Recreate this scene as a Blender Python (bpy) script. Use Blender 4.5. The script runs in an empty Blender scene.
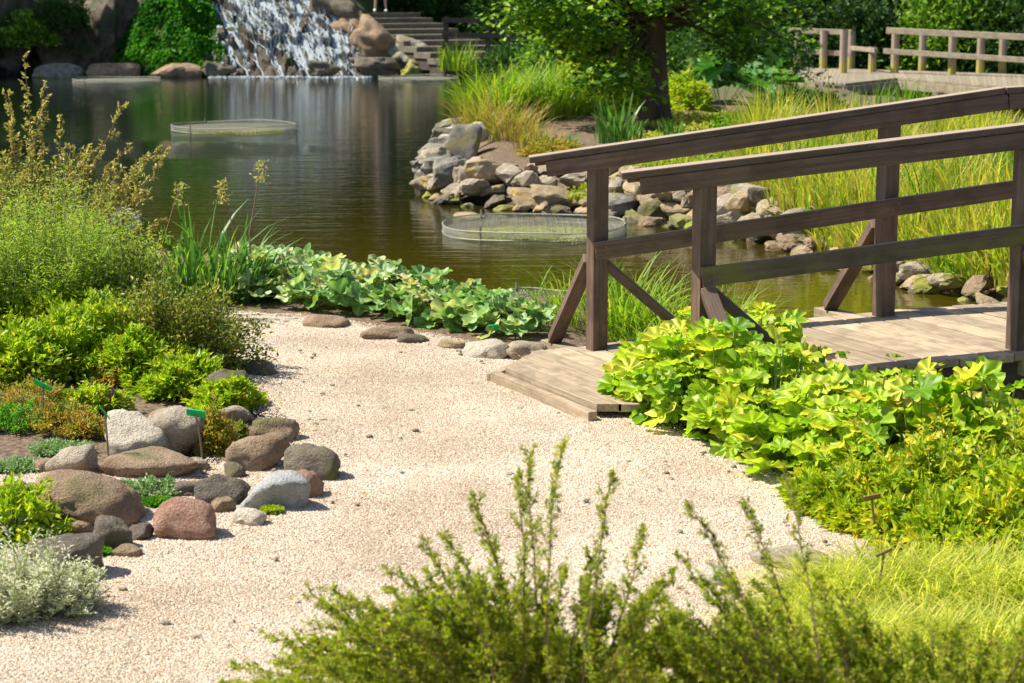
import bpy, bmesh, math, random
import numpy as np
from mathutils import Vector

# ------------------------------------------------------------------ camera, world, sun
S = bpy.context.scene
COL = S.collection
F = 70.0 / 36.0 * 1024.0          # focal length in pixels
H = 2.10                          # eye height above the gravel
PITCH = math.atan(351.5 / F)

cam_d = bpy.data.cameras.new('camera'); cam = bpy.data.objects.new('camera', cam_d); COL.objects.link(cam)
cam_d.lens = 70; cam_d.sensor_width = 36; cam_d.clip_start = 0.05; cam_d.clip_end = 2000
cam.location = (0, 0, H); cam.rotation_euler = (math.pi / 2 - PITCH, 0, 0)
cam_d.dof.use_dof = True; cam_d.dof.focus_distance = 10.2; cam_d.dof.aperture_fstop = 6.0
S.camera = cam

SUN_EL, SHADOW = 52.0, Vector((0.99, -0.10, 0)).normalized()
w = bpy.data.worlds.new('World'); S.world = w; w.use_nodes = True
nt = w.node_tree; bg = nt.nodes['Background']
sky = nt.nodes.new('ShaderNodeTexSky'); sky.sky_type = 'NISHITA'; sky.sun_disc = False
sky.sun_elevation = math.radians(SUN_EL)
sky.sun_rotation = math.atan2(-SHADOW.x, -SHADOW.y)
nt.links.new(sky.outputs[0], bg.inputs[0]); bg.inputs[1].default_value = 0.085
sl = bpy.data.lights.new('sun', 'SUN'); sl.energy = 5.0; sl.angle = math.radians(0.55); sl.color = (1.0, 0.945, 0.81)
so = bpy.data.objects.new('sun', sl); COL.objects.link(so)
ld = Vector((SHADOW.x * math.cos(math.radians(SUN_EL)), SHADOW.y * math.cos(math.radians(SUN_EL)), -math.sin(math.radians(SUN_EL))))
so.rotation_euler = ld.to_track_quat('-Z', 'Y').to_euler(); so.location = (-10, 3, 20)
S.view_settings.view_transform = 'Standard'; S.view_settings.look = 'None'
S.view_settings.exposure = 0.86; S.view_settings.gamma = 1.0

# ------------------------------------------------------------------ small maths helpers
def at(u, v, z=0.0):
    """point of height z that projects to pixel u, v (real positions worked out from the photo)"""
    x = (u - 512) / F; yc = -(v - 341.5) / F
    dy = math.cos(PITCH) + yc * math.sin(PITCH); dz = -math.sin(PITCH) + yc * math.cos(PITCH)
    t = (z - H) / dz
    return np.array([x * t, dy * t, z])
def atd(u, v, d):
    x = (u - 512) / F; yc = -(v - 341.5) / F
    dy = math.cos(PITCH) + yc * math.sin(PITCH); dz = -math.sin(PITCH) + yc * math.cos(PITCH)
    t = d / dy
    return np.array([x * t, d, H + dz * t])
def nrm(a):
    a = np.asarray(a, float); n = np.linalg.norm(a, axis=-1, keepdims=True); return a / np.maximum(n, 1e-9)
def sstep(x, a, b):
    t = np.clip((x - a) / (b - a), 0, 1); return t * t * (3 - 2 * t)
def _h(ix, iy, iz):
    h = (ix * 374761393 + iy * 668265263 + iz * 2147483647 + 1274126177) & 0xffffffff
    h = ((h ^ (h >> 13)) * 1274126177) & 0xffffffff
    return ((h ^ (h >> 16)) & 0xffff) / 65535.0
def vnoise(p):
    p = np.asarray(p, float); i = np.floor(p).astype(np.int64); f = p - i; f = f * f * (3 - 2 * f)
    r = 0
    for a in (0, 1):
        for b in (0, 1):
            for c in (0, 1):
                wt = (f[:, 0] if a else 1 - f[:, 0]) * (f[:, 1] if b else 1 - f[:, 1]) * (f[:, 2] if c else 1 - f[:, 2])
                r = r + wt * _h(i[:, 0] + a, i[:, 1] + b, i[:, 2] + c)
    return r * 2 - 1
def fbm(p, o=3):
    p = np.asarray(p, float); r = 0; a = 1
    for k in range(o):
        r = r + a * vnoise(p * 2 ** k + 17.3 * k); a *= .5
    return r
def inpoly(px, py, poly):
    ins = np.zeros(px.shape, bool); n = len(poly); j = n - 1
    for i in range(n):
        xi, yi = poly[i]; xj, yj = poly[j]
        c = ((yi > py) != (yj > py)) & (px < (xj - xi) * (py - yi) / (yj - yi + 1e-12) + xi)
        ins ^= c; j = i
    return ins
def sdist(px, py, poly):
    d = np.full(px.shape, 1e9); n = len(poly)
    for i in range(n):
        a = np.array(poly[i]); b = np.array(poly[(i + 1) % n]); ab = b - a
        t = np.clip(((px - a[0]) * ab[0] + (py - a[1]) * ab[1]) / (ab @ ab + 1e-12), 0, 1)
        d = np.minimum(d, np.hypot(px - a[0] - t * ab[0], py - a[1] - t * ab[1]))
    return np.where(inpoly(px, py, poly), d, -d)

# ------------------------------------------------------------------ mesh collector
class Geo:
    def __init__(s): s.v = []; s.n = 0; s.loops = []; s.sizes = []; s.rnd = []; s.gc = []
    def add(s, verts, faces, rnd=None, gc=None):
        """faces: int array (n, k)"""
        verts = np.asarray(verts, float).reshape(-1, 3); faces = np.asarray(faces, np.int64)
        s.v.append(verts); s.loops.append((faces + s.n).ravel()); s.sizes.append(np.full(len(faces), faces.shape[1]))
        s.rnd.append(np.full(len(faces), .5) if rnd is None else np.broadcast_to(rnd, (len(faces),)))
        s.gc.append(np.zeros_like(verts) if gc is None else gc); s.n += len(verts)
    def build(s, name, mat, parent=None, smooth=False, bevel=0, off=None):
        me = bpy.data.meshes.new(name)
        v = np.concatenate(s.v); lo = np.concatenate(s.loops); sz = np.concatenate(s.sizes)
        if off is not None: v = v - np.asarray(off)
        me.vertices.add(len(v)); me.vertices.foreach_set('co', v.ravel())
        me.loops.add(len(lo)); me.loops.foreach_set('vertex_index', lo.astype(np.int32))
        me.polygons.add(len(sz)); st = np.concatenate([[0], np.cumsum(sz)[:-1]])
        me.polygons.foreach_set('loop_start', st.astype(np.int32)); me.polygons.foreach_set('loop_total', sz.astype(np.int32))
        me.update(calc_edges=True)
        me.polygons.foreach_set('use_smooth', np.full(len(sz), smooth))
        a = me.attributes.new('rnd', 'FLOAT', 'FACE'); a.data.foreach_set('value', np.concatenate(s.rnd).astype(np.float32))
        g = np.concatenate(s.gc)
        if g.any():
            a = me.attributes.new('gc', 'FLOAT_VECTOR', 'POINT'); a.data.foreach_set('vector', g.astype(np.float32).ravel())
        me.materials.append(mat)
        o = bpy.data.objects.new(name, me); COL.objects.link(o)
        if parent is not None: o.parent = parent
        if bevel:
            m = o.modifiers.new('bevel', 'BEVEL'); m.width = bevel; m.segments = 2; m.limit_method = 'ANGLE'
        return o

def tag(o, label=None, cat=None, group=None, kind=None):
    if label: o['label'] = label
    if cat: o['category'] = cat
    if group: o['group'] = group
    if kind: o['kind'] = kind
    return o
def thing(name, loc, label, cat, group=None):
    o = bpy.data.objects.new(name, None); COL.objects.link(o); o.location = tuple(float(c) for c in loc)
    o.empty_display_size = .1
    return tag(o, label, cat, group)

# ------------------------------------------------------------------ primitives
def box(g, p0, p1, w, h, up=(0, 0, 1), rnd=.5, rng=random):
    """board from p0 to p1, w wide, h high along up"""
    p0 = np.array(p0, float); p1 = np.array(p1, float); d = p1 - p0; L = np.linalg.norm(d); d = d / L
    up = np.array(up, float); s = nrm(np.cross(d, up)); u = nrm(np.cross(s, d))
    vs, gc = [], []; o = rng.uniform(0, 50)
    for a in (0, 1):
        for b in (-.5, .5):
            for c in (-.5, .5):
                vs.append(p0 + d * L * a + s * w * b + u * h * c); gc.append((o + L * a, w * b + o, h * c + .13 * o))
    f = [(0, 1, 3, 2), (4, 6, 7, 5), (0, 4, 5, 1), (2, 3, 7, 6), (0, 2, 6, 4), (1, 5, 7, 3)]
    g.add(vs, f, rnd, np.array(gc))
def slab(g, q, th, rnd=.5, rng=random):
    """flat board whose top face has the four corners q (0-1 across the grain, 1-2 along it)"""
    q = [np.array(p, float) for p in q]; o = rng.uniform(0, 50); L = np.linalg.norm(q[2] - q[1]); w_ = np.linalg.norm(q[1] - q[0]); dn = np.array([0, 0, th])
    v = q + [p - dn for p in q]; gc = [(o, o, 0), (o, o + w_, 0), (o + L, o + w_, 0), (o + L, o, 0)]; gc = gc + [(a, b, th) for a, b, c in gc]
    g.add(np.array(v), [(3, 2, 1, 0), (4, 5, 6, 7), (0, 1, 5, 4), (1, 2, 6, 5), (2, 3, 7, 6), (3, 0, 4, 7)], rnd, np.array(gc, float))
def tube(g, pts, rad, sides=6, rnd=.5):
    pts = np.asarray(pts, float); n = len(pts); rad = np.broadcast_to(rad, (n,))
    t = nrm(np.gradient(pts, axis=0)); ref = np.array([.31, .17, .93]) if abs(t[0][2]) < .9 else np.array([1., .1, 0])
    a = nrm(np.cross(t, ref)); b = np.cross(t, a)
    ang = np.linspace(0, 2 * np.pi, sides, endpoint=False)
    v = pts[:, None, :] + rad[:, None, None] * (np.cos(ang)[None, :, None] * a[:, None, :] + np.sin(ang)[None, :, None] * b[:, None, :])
    i = np.arange(n - 1)[:, None]; j = np.arange(sides)[None, :]; k = (j + 1) % sides
    f = np.stack([i * sides + j, i * sides + k, (i + 1) * sides + k, (i + 1) * sides + j], -1).reshape(-1, 4)
    gc = np.zeros((n, sides, 3)); gc[:, :, 0] = np.linspace(0, 1, n)[:, None] * n * .1 + 1; gc[:, :, 1] = ang[None, :] * .03; gc[:, :, 2] = .1
    g.add(v.reshape(-1, 3), f, rnd, gc.reshape(-1, 3))
def twigs(g, P0, P1, r0, r1, rnd=.2):
    """many straight three-sided twigs at once"""
    P0 = np.asarray(P0); P1 = np.asarray(P1); n = len(P0); t = nrm(P1 - P0)
    a = nrm(np.cross(t, np.array([.3, .2, .93]))); b = np.cross(t, a)
    v = np.zeros((n, 6, 3))
    for k in range(3):
        c, s_ = math.cos(k * 2.094), math.sin(k * 2.094)
        v[:, k] = P0 + (a * c + b * s_) * np.reshape(r0, (-1, 1)); v[:, 3 + k] = P1 + (a * c + b * s_) * np.reshape(r1, (-1, 1))
    f = np.array([(0, 1, 4, 3), (1, 2, 5, 4), (2, 0, 3, 5)])
    g.add(v.reshape(-1, 3), (np.arange(n)[:, None, None] * 6 + f[None]).reshape(-1, 4), rnd)
LEAF_V = np.array([(0, 0, 0), (-.5, .38, .10), (0, .45, -.04), (.5, .38, .10), (0, 1, -.10)], float)
LEAF_F = np.array([(0, 2, 1), (0, 3, 2), (1, 2, 4), (2, 3, 4)])
QL_V = np.array([(0, 0, 0), (-.5, .5, .06), (0, 1, -.08), (.5, .5, .06)], float)
QL_F = np.array([(0, 3, 2, 1)])
def place(g, V, Fc, pos, d, n, L, W, rnd, Z=None):
    pos = np.asarray(pos, float); k = len(pos); d = nrm(d); x = nrm(np.cross(d, n)); z = np.cross(x, d)
    L = np.broadcast_to(L, (k,)); W = np.broadcast_to(W, (k,)); Z = L if Z is None else np.broadcast_to(Z, (k,))
    v = pos[:, None] + V[None, :, 0:1] * (x * W[:, None])[:, None] + V[None, :, 1:2] * (d * L[:, None])[:, None] + V[None, :, 2:3] * (z * Z[:, None])[:, None]
    m = len(V); f = (np.arange(k)[:, None, None] * m + Fc[None]).reshape(-1, Fc.shape[1])
    g.add(v.reshape(-1, 3), f, np.repeat(np.broadcast_to(rnd, (k,)), len(Fc)))
def blades(g, base, head, hgt, wid, bend, rnd, segs=5, twist=.4, R=np.random):
    """grass and reed blades: arching flat ribbons"""
    base = np.asarray(base, float); k = len(base); t = np.linspace(0, 1, segs + 1)
    hd = np.stack([np.cos(head), np.sin(head), 0 * head], -1); sd = np.stack([-np.sin(head + twist), np.cos(head + twist), 0 * head], -1)
    bend = np.broadcast_to(bend, (k,)); hgt = np.broadcast_to(hgt, (k,)); wid = np.broadcast_to(wid, (k,))
    out = (bend[:, None] * (t ** 2.0)[None]) * hgt[:, None]
    up = (t[None] - .45 * np.minimum(bend, 1.4)[:, None] * (t ** 2.6)[None]) * hgt[:, None]
    c = base[:, None] + hd[:, None] * out[..., None] + np.array([0, 0, 1.]) * up[..., None]
    ww = wid[:, None] * np.array([.7, 1, .95, .8, .5, .04] if segs == 5 else np.linspace(1, .05, segs + 1))[None] * .5
    v = np.stack([c - sd[:, None] * ww[..., None], c + sd[:, None] * ww[..., None]], 2).reshape(-1, 3)
    m = 2 * (segs + 1); i = np.arange(segs)
    f = np.stack([2 * i, 2 * i + 1, 2 * i + 3, 2 * i + 2], -1)
    g.add(v, (np.arange(k)[:, None, None] * m + f[None]).reshape(-1, 4), np.repeat(np.broadcast_to(rnd, (k,)), segs))
def lobed(seed, lobes=7, rings=3, n=35, cup=.25, ruffle=.08):
    R = np.random.RandomState(seed); th = np.linspace(-math.pi * .93, math.pi * .93, n)
    lob = np.abs(np.cos(th * lobes / 2 + R.uniform(-.2, .2)))
    rim = (.60 + .40 * lob ** .7) * (1 - .10 * np.abs(th) / math.pi) + R.uniform(-.10, .08, n)
    vs = [(0, 0, 0)]
    for k in range(1, rings + 1):
        r = k / rings
        z = cup * r * r + ruffle * r ** 1.5 * np.sin(th * lobes + R.uniform(0, 6)) - .05 * r * (lob > .8) + .05 * math.sin(R.uniform(0, 6)) * r * np.sin(th * 2 + R.uniform(0, 6))
        rr = r * (rim if k == rings else rim * .4 + .6 * rim)
        vs += list(zip(rr * np.sin(th), rr * np.cos(th), z + R.uniform(-.015, .015, n)))
    f = []
    for k in range(rings):
        for i in range(n - 1):
            a = 0 if k == 0 else 1 + (k - 1) * n + i; b = 0 if k == 0 else a + 1
            c = 1 + k * n + i; d = c + 1
            f.append((a, c, d, b) if k else (0, c, d, d))
    tri = [(0, q[1], q[2]) for q in f if q[2] == q[3]]; quad = [q for q in f if q[2] != q[3]]
    V_ = np.array(vs); gc = np.zeros_like(V_); gc[0] = (.001, 1, 0)
    for k in range(1, rings + 1): gc[1 + (k - 1) * n:1 + k * n, 0] = k / rings; gc[1 + (k - 1) * n:1 + k * n, 1] = lob
    return V_, np.array(tri), np.array(quad), gc
def rdir(R, n, zmin=-1.0):
    z = R.uniform(zmin, 1, n); a = R.uniform(0, 2 * np.pi, n); r = np.sqrt(1 - z * z)
    return np.stack([r * np.cos(a), r * np.sin(a), z], -1)

_ico = {}
def ico(k):
    if k not in _ico:
        bm = bmesh.new(); bmesh.ops.create_icosphere(bm, subdivisions=k, radius=1)
        _ico[k] = (np.array([v.co[:] for v in bm.verts]), np.array([[v.index for v in f.verts] for f in bm.faces])); bm.free()
    return _ico[k]
# ------------------------------------------------------------------ materials
def newmat(name):
    m = bpy.data.materials.new(name); m.use_nodes = True; t = m.node_tree
    return m, t, t.nodes['Principled BSDF'], t.nodes['Material Output']
def ramp(t, cols, fac):
    r = t.nodes.new('ShaderNodeValToRGB'); e = r.color_ramp.elements
    while len(e) < len(cols): e.new(.5)
    for q, (p, c) in zip(e, cols): q.position = p; q.color = (*c, 1)
    t.links.new(fac, r.inputs[0]); return r
def noise(t, scale, vec=None, detail=5, rough=.6):
    n = t.nodes.new('ShaderNodeTexNoise'); n.inputs['Scale'].default_value = scale; n.inputs['Detail'].default_value = detail
    n.inputs['Roughness'].default_value = rough
    if vec is not None: t.links.new(vec, n.inputs['Vector'])
    return n
def mapping(t, vec, scale):
    m = t.nodes.new('ShaderNodeMapping'); m.inputs['Scale'].default_value = scale; t.links.new(vec, m.inputs[0]); return m.outputs[0]
def mixc(t, fac, a, b, mode='MIX'):
    m = t.nodes.new('ShaderNodeMix'); m.data_type = 'RGBA'; m.blend_type = mode
    for s, i in ((fac, 0), (a, 6), (b, 7)):
        if hasattr(s, 'links'): t.links.new(s, m.inputs[i])
        else: m.inputs[i].default_value = s if i == 0 else (*s, 1)
    return m.outputs[2]
def mathn(t, op, a, b=None):
    m = t.nodes.new('ShaderNodeMath'); m.operation = op
    for i, s in ((0, a), (1, b)):
        if s is None: continue
        if hasattr(s, 'links'): t.links.new(s, m.inputs[i])
        else: m.inputs[i].default_value = s
    return m.outputs[0]
def bump(t, hgt, strength, dist, bsdf):
    b = t.nodes.new('ShaderNodeBump'); b.inputs['Strength'].default_value = strength; b.inputs['Distance'].default_value = dist
    t.links.new(hgt, b.inputs['Height']); t.links.new(b.outputs[0], bsdf.inputs['Normal']); return b
def attr(t, name):
    a = t.nodes.new('ShaderNodeAttribute'); a.attribute_name = name; return a
def leafmat(name, cols, trans=.35, rough=.5, patch=None, boost=1.35, veins=False):
    m, t, b, out = newmat(name)
    c = ramp(t, [(i / (len(cols) - 1), q) for i, q in enumerate(cols)], attr(t, 'rnd').outputs['Fac']).outputs[0]
    geo = t.nodes.new('ShaderNodeNewGeometry')
    n = noise(t, 9.0, geo.outputs['Position'], 3)
    v = ramp(t, [(.3, (.75, .78, .7)), (.7, (1.15, 1.1, 1.0))], n.outputs[0]).outputs[0]
    c = mixc(t, 1.0, c, v, 'MULTIPLY')
    if veins:      # paler ribs, darker web, some scorched margins
        sv = t.nodes.new('ShaderNodeSeparateXYZ'); t.links.new(attr(t, 'gc').outputs['Vector'], sv.inputs[0])
        c = mixc(t, 1.0, c, ramp(t, [(.25, (.78, .84, .8)), (.8, (1.0, 1.0, 1.0)), (.97, (1.45, 1.35, 1.5))], sv.outputs[1]).outputs[0], 'MULTIPLY')
        nm = noise(t, 14, geo.outputs['Position'], 3)
        c = mixc(t, mathn(t, 'MULTIPLY', ramp(t, [(.72, (0, 0, 0)), (1.0, (1, 1, 1))], sv.outputs[0]).outputs[0], ramp(t, [(.55, (0, 0, 0)), (.66, (.9, .9, .9))], nm.outputs[0]).outputs[0]), c, (.34, .22, .06))
        nh = noise(t, 38, geo.outputs['Position'], 2); c = mixc(t, ramp(t, [(.68, (0, 0, 0)), (.74, (.7, .7, .7))], nh.outputs[0]).outputs[0], c, (.26, .20, .06))
    if patch:      # dry or discoloured patches
        n2 = noise(t, patch[0], geo.outputs['Position'], 2)
        c = mixc(t, ramp(t, [(patch[1], (0, 0, 0)), (patch[1] + .08, (1, 1, 1))], n2.outputs[0]).outputs[0], c, patch[2])
    t.links.new(c, b.inputs['Base Color']); b.inputs['Roughness'].default_value = rough
    b.inputs['Specular IOR Level'].default_value = .35
    tr = t.nodes.new('ShaderNodeBsdfTranslucent')
    t.links.new(mixc(t, 1.0, c, (boost, boost * 1.05, boost * .55), 'MULTIPLY'), tr.inputs[0])
    mx = t.nodes.new('ShaderNodeMixShader'); mx.inputs[0].default_value = trans
    t.links.new(b.outputs[0], mx.inputs[1]); t.links.new(tr.outputs[0], mx.inputs[2]); t.links.new(mx.outputs[0], out.inputs[0])
    return m
def flat(name, col, rough=.6, metal=0, var=.25, scale=12):
    m, t, b, out = newmat(name)
    geo = t.nodes.new('ShaderNodeTexCoord'); n = noise(t, scale, geo.outputs['Object'])
    c = mixc(t, n.outputs[0], tuple(q * (1 - var) for q in col), tuple(min(1, q * (1 + var)) for q in col))
    t.links.new(c, b.inputs['Base Color']); b.inputs['Roughness'].default_value = rough; b.inputs['Metallic'].default_value = metal
    return m
def woodmat(name, c0, c1, rough=.75, moss=None, top=None, bst=.35):
    m, t, b, out = newmat(name); gc = attr(t, 'gc').outputs['Vector']
    n1 = noise(t, 1.0, mapping(t, gc, (1.6, 60, 60)), 6); n2 = noise(t, 1.0, mapping(t, gc, (6, 9, 9)), 4)
    c = mixc(t, ramp(t, [(.3, (0, 0, 0)), (.7, (1, 1, 1))], n1.outputs[0]).outputs[0], c0, c1)
    v = mathn(t, 'MULTIPLY_ADD', attr(t, 'rnd').outputs['Fac'], .5); v.node.inputs[2].default_value = .75
    mm = t.nodes.new('ShaderNodeCombineColor'); [t.links.new(v, mm.inputs[i]) for i in range(3)]
    c = mixc(t, 1.0, c, mm.outputs[0], 'MULTIPLY')
    c = mixc(t, ramp(t, [(.45, (0, 0, 0)), (.62, (.55, .55, .55))], n2.outputs[0]).outputs[0], c, tuple(q * .62 for q in c0))
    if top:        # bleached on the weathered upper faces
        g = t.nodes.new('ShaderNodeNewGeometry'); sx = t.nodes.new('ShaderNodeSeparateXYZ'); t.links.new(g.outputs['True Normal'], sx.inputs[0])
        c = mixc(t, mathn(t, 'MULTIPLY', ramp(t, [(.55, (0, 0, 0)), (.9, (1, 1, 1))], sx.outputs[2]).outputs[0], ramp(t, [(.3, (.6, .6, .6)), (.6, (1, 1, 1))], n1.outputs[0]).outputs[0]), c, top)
    if moss:
        n3 = noise(t, 1.0, mapping(t, gc, (3.2, 14, 8)), 5)
        c = mixc(t, ramp(t, [(moss[1], (0, 0, 0)), (moss[1] + .12, (1, 1, 1))], n3.outputs[0]).outputs[0], c, moss[0])
    t.links.new(c, b.inputs['Base Color']); b.inputs['Roughness'].default_value = rough
    bump(t, n1.outputs[0], bst, .01, b); return m
def rockmat(name, c0, c1, moss=None, speck=.3, scale=6):
    m, t, b, out = newmat(name); tc = t.nodes.new('ShaderNodeTexCoord'); o = tc.outputs['Object']
    inf = t.nodes.new('ShaderNodeObjectInfo')
    add = t.nodes.new('ShaderNodeVectorMath'); add.operation = 'ADD'; t.links.new(o, add.inputs[0])
    cm = t.nodes.new('ShaderNodeCombineXYZ'); t.links.new(mathn(t, 'MULTIPLY', inf.outputs['Random'], 40), cm.inputs[0]); t.links.new(cm.outputs[0], add.inputs[1])
    o = add.outputs[0]
    n1 = noise(t, scale, o, 8, .65); n2 = noise(t, scale * 14, o, 4, .7); n3 = noise(t, scale * .5, o, 4)
    c = mixc(t, ramp(t, [(.36, (0, 0, 0)), (.62, (1, 1, 1))], n1.outputs[0]).outputs[0], c0, c1)
    dk = ramp(t, [(.35, (1 - speck, 1 - speck, 1 - speck)), (.6, (1.12, 1.12, 1.12))], n2.outputs[0]).outputs[0]
    c = mixc(t, 1.0, c, dk, 'MULTIPLY')
    if moss:
        c = mixc(t, ramp(t, [(moss[1], (0, 0, 0)), (moss[1] + .1, (1, 1, 1))], n3.outputs[0]).outputs[0], c, moss[0])
    t.links.new(c, b.inputs['Base Color']); b.inputs['Roughness'].default_value = .85
    bump(t, mathn(t, 'ADD', n1.outputs[0], mathn(t, 'MULTIPLY', n2.outputs[0], .5)), 1.0, .045, b); return m

M = {}
M['reed'] = leafmat('reed_leaf', [(.07, .18, .014), (.16, .32, .02), (.28, .42, .03), (.44, .44, .06)], .45)
M['reed_dry'] = leafmat('dry_reed_leaf', [(.30, .17, .05), (.42, .27, .08), (.30, .32, .05), (.22, .33, .04)], .4)
M['iris'] = leafmat('iris_leaf', [(.05, .15, .03), (.10, .24, .05), (.20, .34, .08)], .4, .4)
M['sword'] = leafmat('yellow_green_reed_leaf', [(.16, .30, .02), (.32, .42, .04), (.52, .48, .08), (.58, .42, .14)], .5)
M['darmera'] = leafmat('lobed_leaf', [(.12, .27, .012), (.24, .42, .02), (.41, .54, .035), (.64, .62, .08)], .42, .42, (3.4, .66, (.60, .36, .06)), veins=True)
M['bergenia'] = leafmat('broad_leaf', [(.09, .21, .05), (.20, .37, .12), (.38, .52, .26), (.52, .46, .24)], .35, .45, veins=True)
M['golden'] = leafmat('yellowing_leaf', [(.12, .25, .015), (.30, .43, .02), (.54, .58, .03), (.78, .50, .05)], .45)
M['lime'] = leafmat('lime_leaf', [(.14, .27, .012), (.28, .42, .02), (.44, .54, .03), (.56, .44, .05)], .45, .45)
M['feather'] = leafmat('feathery_leaf', [(.10, .22, .02), (.24, .40, .04), (.40, .52, .09), (.48, .38, .12)], .45)
M['cotone'] = leafmat('small_dark_leaf', [(.04, .09, .012), (.12, .19, .02), (.34, .36, .06), (.60, .46, .16)], .3)
M['bronze'] = leafmat('bronze_leaf', [(.26, .16, .07), (.40, .33, .10), (.46, .46, .16), (.66, .54, .28)], .35)
M['silver'] = leafmat('silver_leaf', [(.48, .50, .40), (.66, .67, .56), (.80, .80, .70)], .25, .7, None, 1.0)
M['sedum'] = leafmat('sedum_leaf', [(.16, .28, .12), (.26, .40, .20), (.34, .46, .22)], .25)
M['orange'] = leafmat('russet_leaf', [(.12, .24, .03), (.28, .32, .04), (.50, .32, .06), (.50, .22, .05)], .35)
M['fgs'] = leafmat('juniper_leaf', [(.07, .12, .008), (.22, .31, .014), (.46, .52, .03), (.52, .36, .10)], .5)
M['fgrass'] = leafmat('fine_grass_blade', [(.18, .29, .02), (.44, .52, .05), (.68, .68, .12), (.82, .70, .28)], .55)
M['treeleaf'] = leafmat('tree_leaf', [(.02, .07, .01), (.07, .19, .015), (.24, .42, .03), (.42, .56, .06)], .4)
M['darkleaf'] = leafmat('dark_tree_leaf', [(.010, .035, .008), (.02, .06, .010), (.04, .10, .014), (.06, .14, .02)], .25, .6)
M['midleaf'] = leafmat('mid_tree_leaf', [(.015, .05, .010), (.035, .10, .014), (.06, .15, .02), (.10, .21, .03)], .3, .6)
M['gunnera'] = leafmat('gunnera_leaf', [(.03, .12, .03), (.06, .20, .04), (.14, .30, .05)], .35, .5, veins=True)
M['moundleaf'] = leafmat('mound_leaf', [(.02, .12, .008), (.06, .26, .012), (.16, .42, .02), (.34, .50, .03)], .4)
M['pink'] = leafmat('pink_petal', [(.42, .16, .30), (.55, .28, .42), (.62, .42, .55)], .3, .6, None, 1.0)
M['cover'] = leafmat('ground_cover_leaf', [(.18, .26, .02), (.30, .40, .03), (.46, .48, .05), (.50, .38, .08)], .4)
M['bark'] = woodmat('bark', (.04, .022, .016), (.17, .10, .07), .9, None, None, 1.0)
M['twig'] = flat('twig_bark', (.16, .10, .06), .8)
M['greenstem'] = flat('green_stem', (.22, .30, .08), .6)
M['brownstem'] = flat('brown_stem', (.18, .10, .05), .7)
M['paint'] = woodmat('brown_stained_wood', (.078, .043, .028), (.18, .112, .078), .6, None, (.30, .23, .17))
M['cap'] = woodmat('weathered_rail_cap', (.07, .042, .032), (.15, .10, .075), .62, None, (.36, .285, .215))
M['paintmoss'] = woodmat('mossy_stained_wood', (.08, .05, .032), (.16, .11, .075), .65, ((.14, .12, .025), .50), (.24, .19, .14))
M['deck'] = woodmat('weathered_deck_board', (.25, .185, .12), (.45, .35, .235), .8, None, None, .5)
M['pier'] = woodmat('bleached_wood', (.20, .16, .115), (.36, .30, .22), .8, ((.30, .32, .05), .60))
M['stepstone'] = woodmat('shade_toned_step', (.10, .085, .06), (.22, .185, .135), .85)  # step colour made darker to stand in for the shade there
M['darkwood'] = woodmat('dark_wood', (.05, .035, .03), (.09, .06, .05), .8)
M['wire'] = flat('galvanised_wire', (.42, .41, .33), .5, .3)
R_ = {'beige': rockmat('beige_rock', (.28, .22, .15), (.50, .42, .32), ((.20, .17, .08), .58)),
      'brown': rockmat('brown_rock', (.22, .14, .08), (.40, .28, .18), ((.16, .14, .05), .56)),
      'dark': rockmat('dark_rock', (.11, .09, .07), (.22, .18, .13), ((.13, .12, .035), .52)),
      'red': rockmat('reddish_rock', (.30, .15, .10), (.46, .27, .19)),
      'grey': rockmat('grey_rock', (.32, .33, .33), (.48, .48, .46), None, .25),
      'white': rockmat('pale_rock', (.46, .40, .31), (.62, .55, .44), None, .2),
      'ochre': rockmat('ochre_rock', (.30, .22, .12), (.54, .41, .25), ((.42, .28, .07), .54)),
      'mossy': rockmat('mossy_rock', (.20, .19, .06), (.36, .33, .12), ((.28, .28, .03), .46)),
      'slate': rockmat('slate_rock', (.13, .125, .105), (.34, .31, .25), ((.26, .23, .07), .54)),
      'cliff': rockmat('cliff_rock', (.04, .035, .025), (.17, .13, .09), ((.035, .055, .012), .54), .5, 2.4)}

# ------------------------------------------------------------------ terrain
WZ = -0.35
def sh(*uv): return [tuple(at(u, v, WZ)[:2]) for u, v in uv]
near = [(-150, -40), (-150, 15.5)] + sh((-300, 262), (0, 262), (150, 272), (240, 276), (330, 288), (430, 305), (530, 322), (600, 316), (660, 312), (700, 330)) \
    + [(1.35, 12.0), (1.75, 10.9), (2.0, 9.6), (2.4, 8.9), (4.0, 8.3), (9, 7.6), (150, 6.0), (150, -40)]
pen = sh((418, 190), (440, 203), (500, 208), (560, 213), (650, 221), (760, 242), (850, 268), (940, 296), (1060, 318), (1200, 330)) + [(60, 16), (60, 27)] \
    + sh((1200, 165), (1024, 140), (940, 126), (850, 108), (780, 96), (740, 84), (690, 72), (600, 66)) + [(2.0, 66), (-1.5, 60), (-1.2, 57)] + sh((478, 84), (468, 108), (455, 135), (435, 160))
far = [(-150, 40)] + [(-40, 50), (-18, 55), (-14.5, 57.0)] + sh((0, 74), (120, 74), (240, 74), (380, 76), (445, 74)) + [(-1.5, 59.0), (2.5, 66), (8, 62), (60, 58), (150, 60), (150, 400), (-150, 400)]
def smooth_poly_dist(X, Y):
    return sdist(X, Y, near), sdist(X, Y, pen), sdist(X, Y, far)
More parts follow.
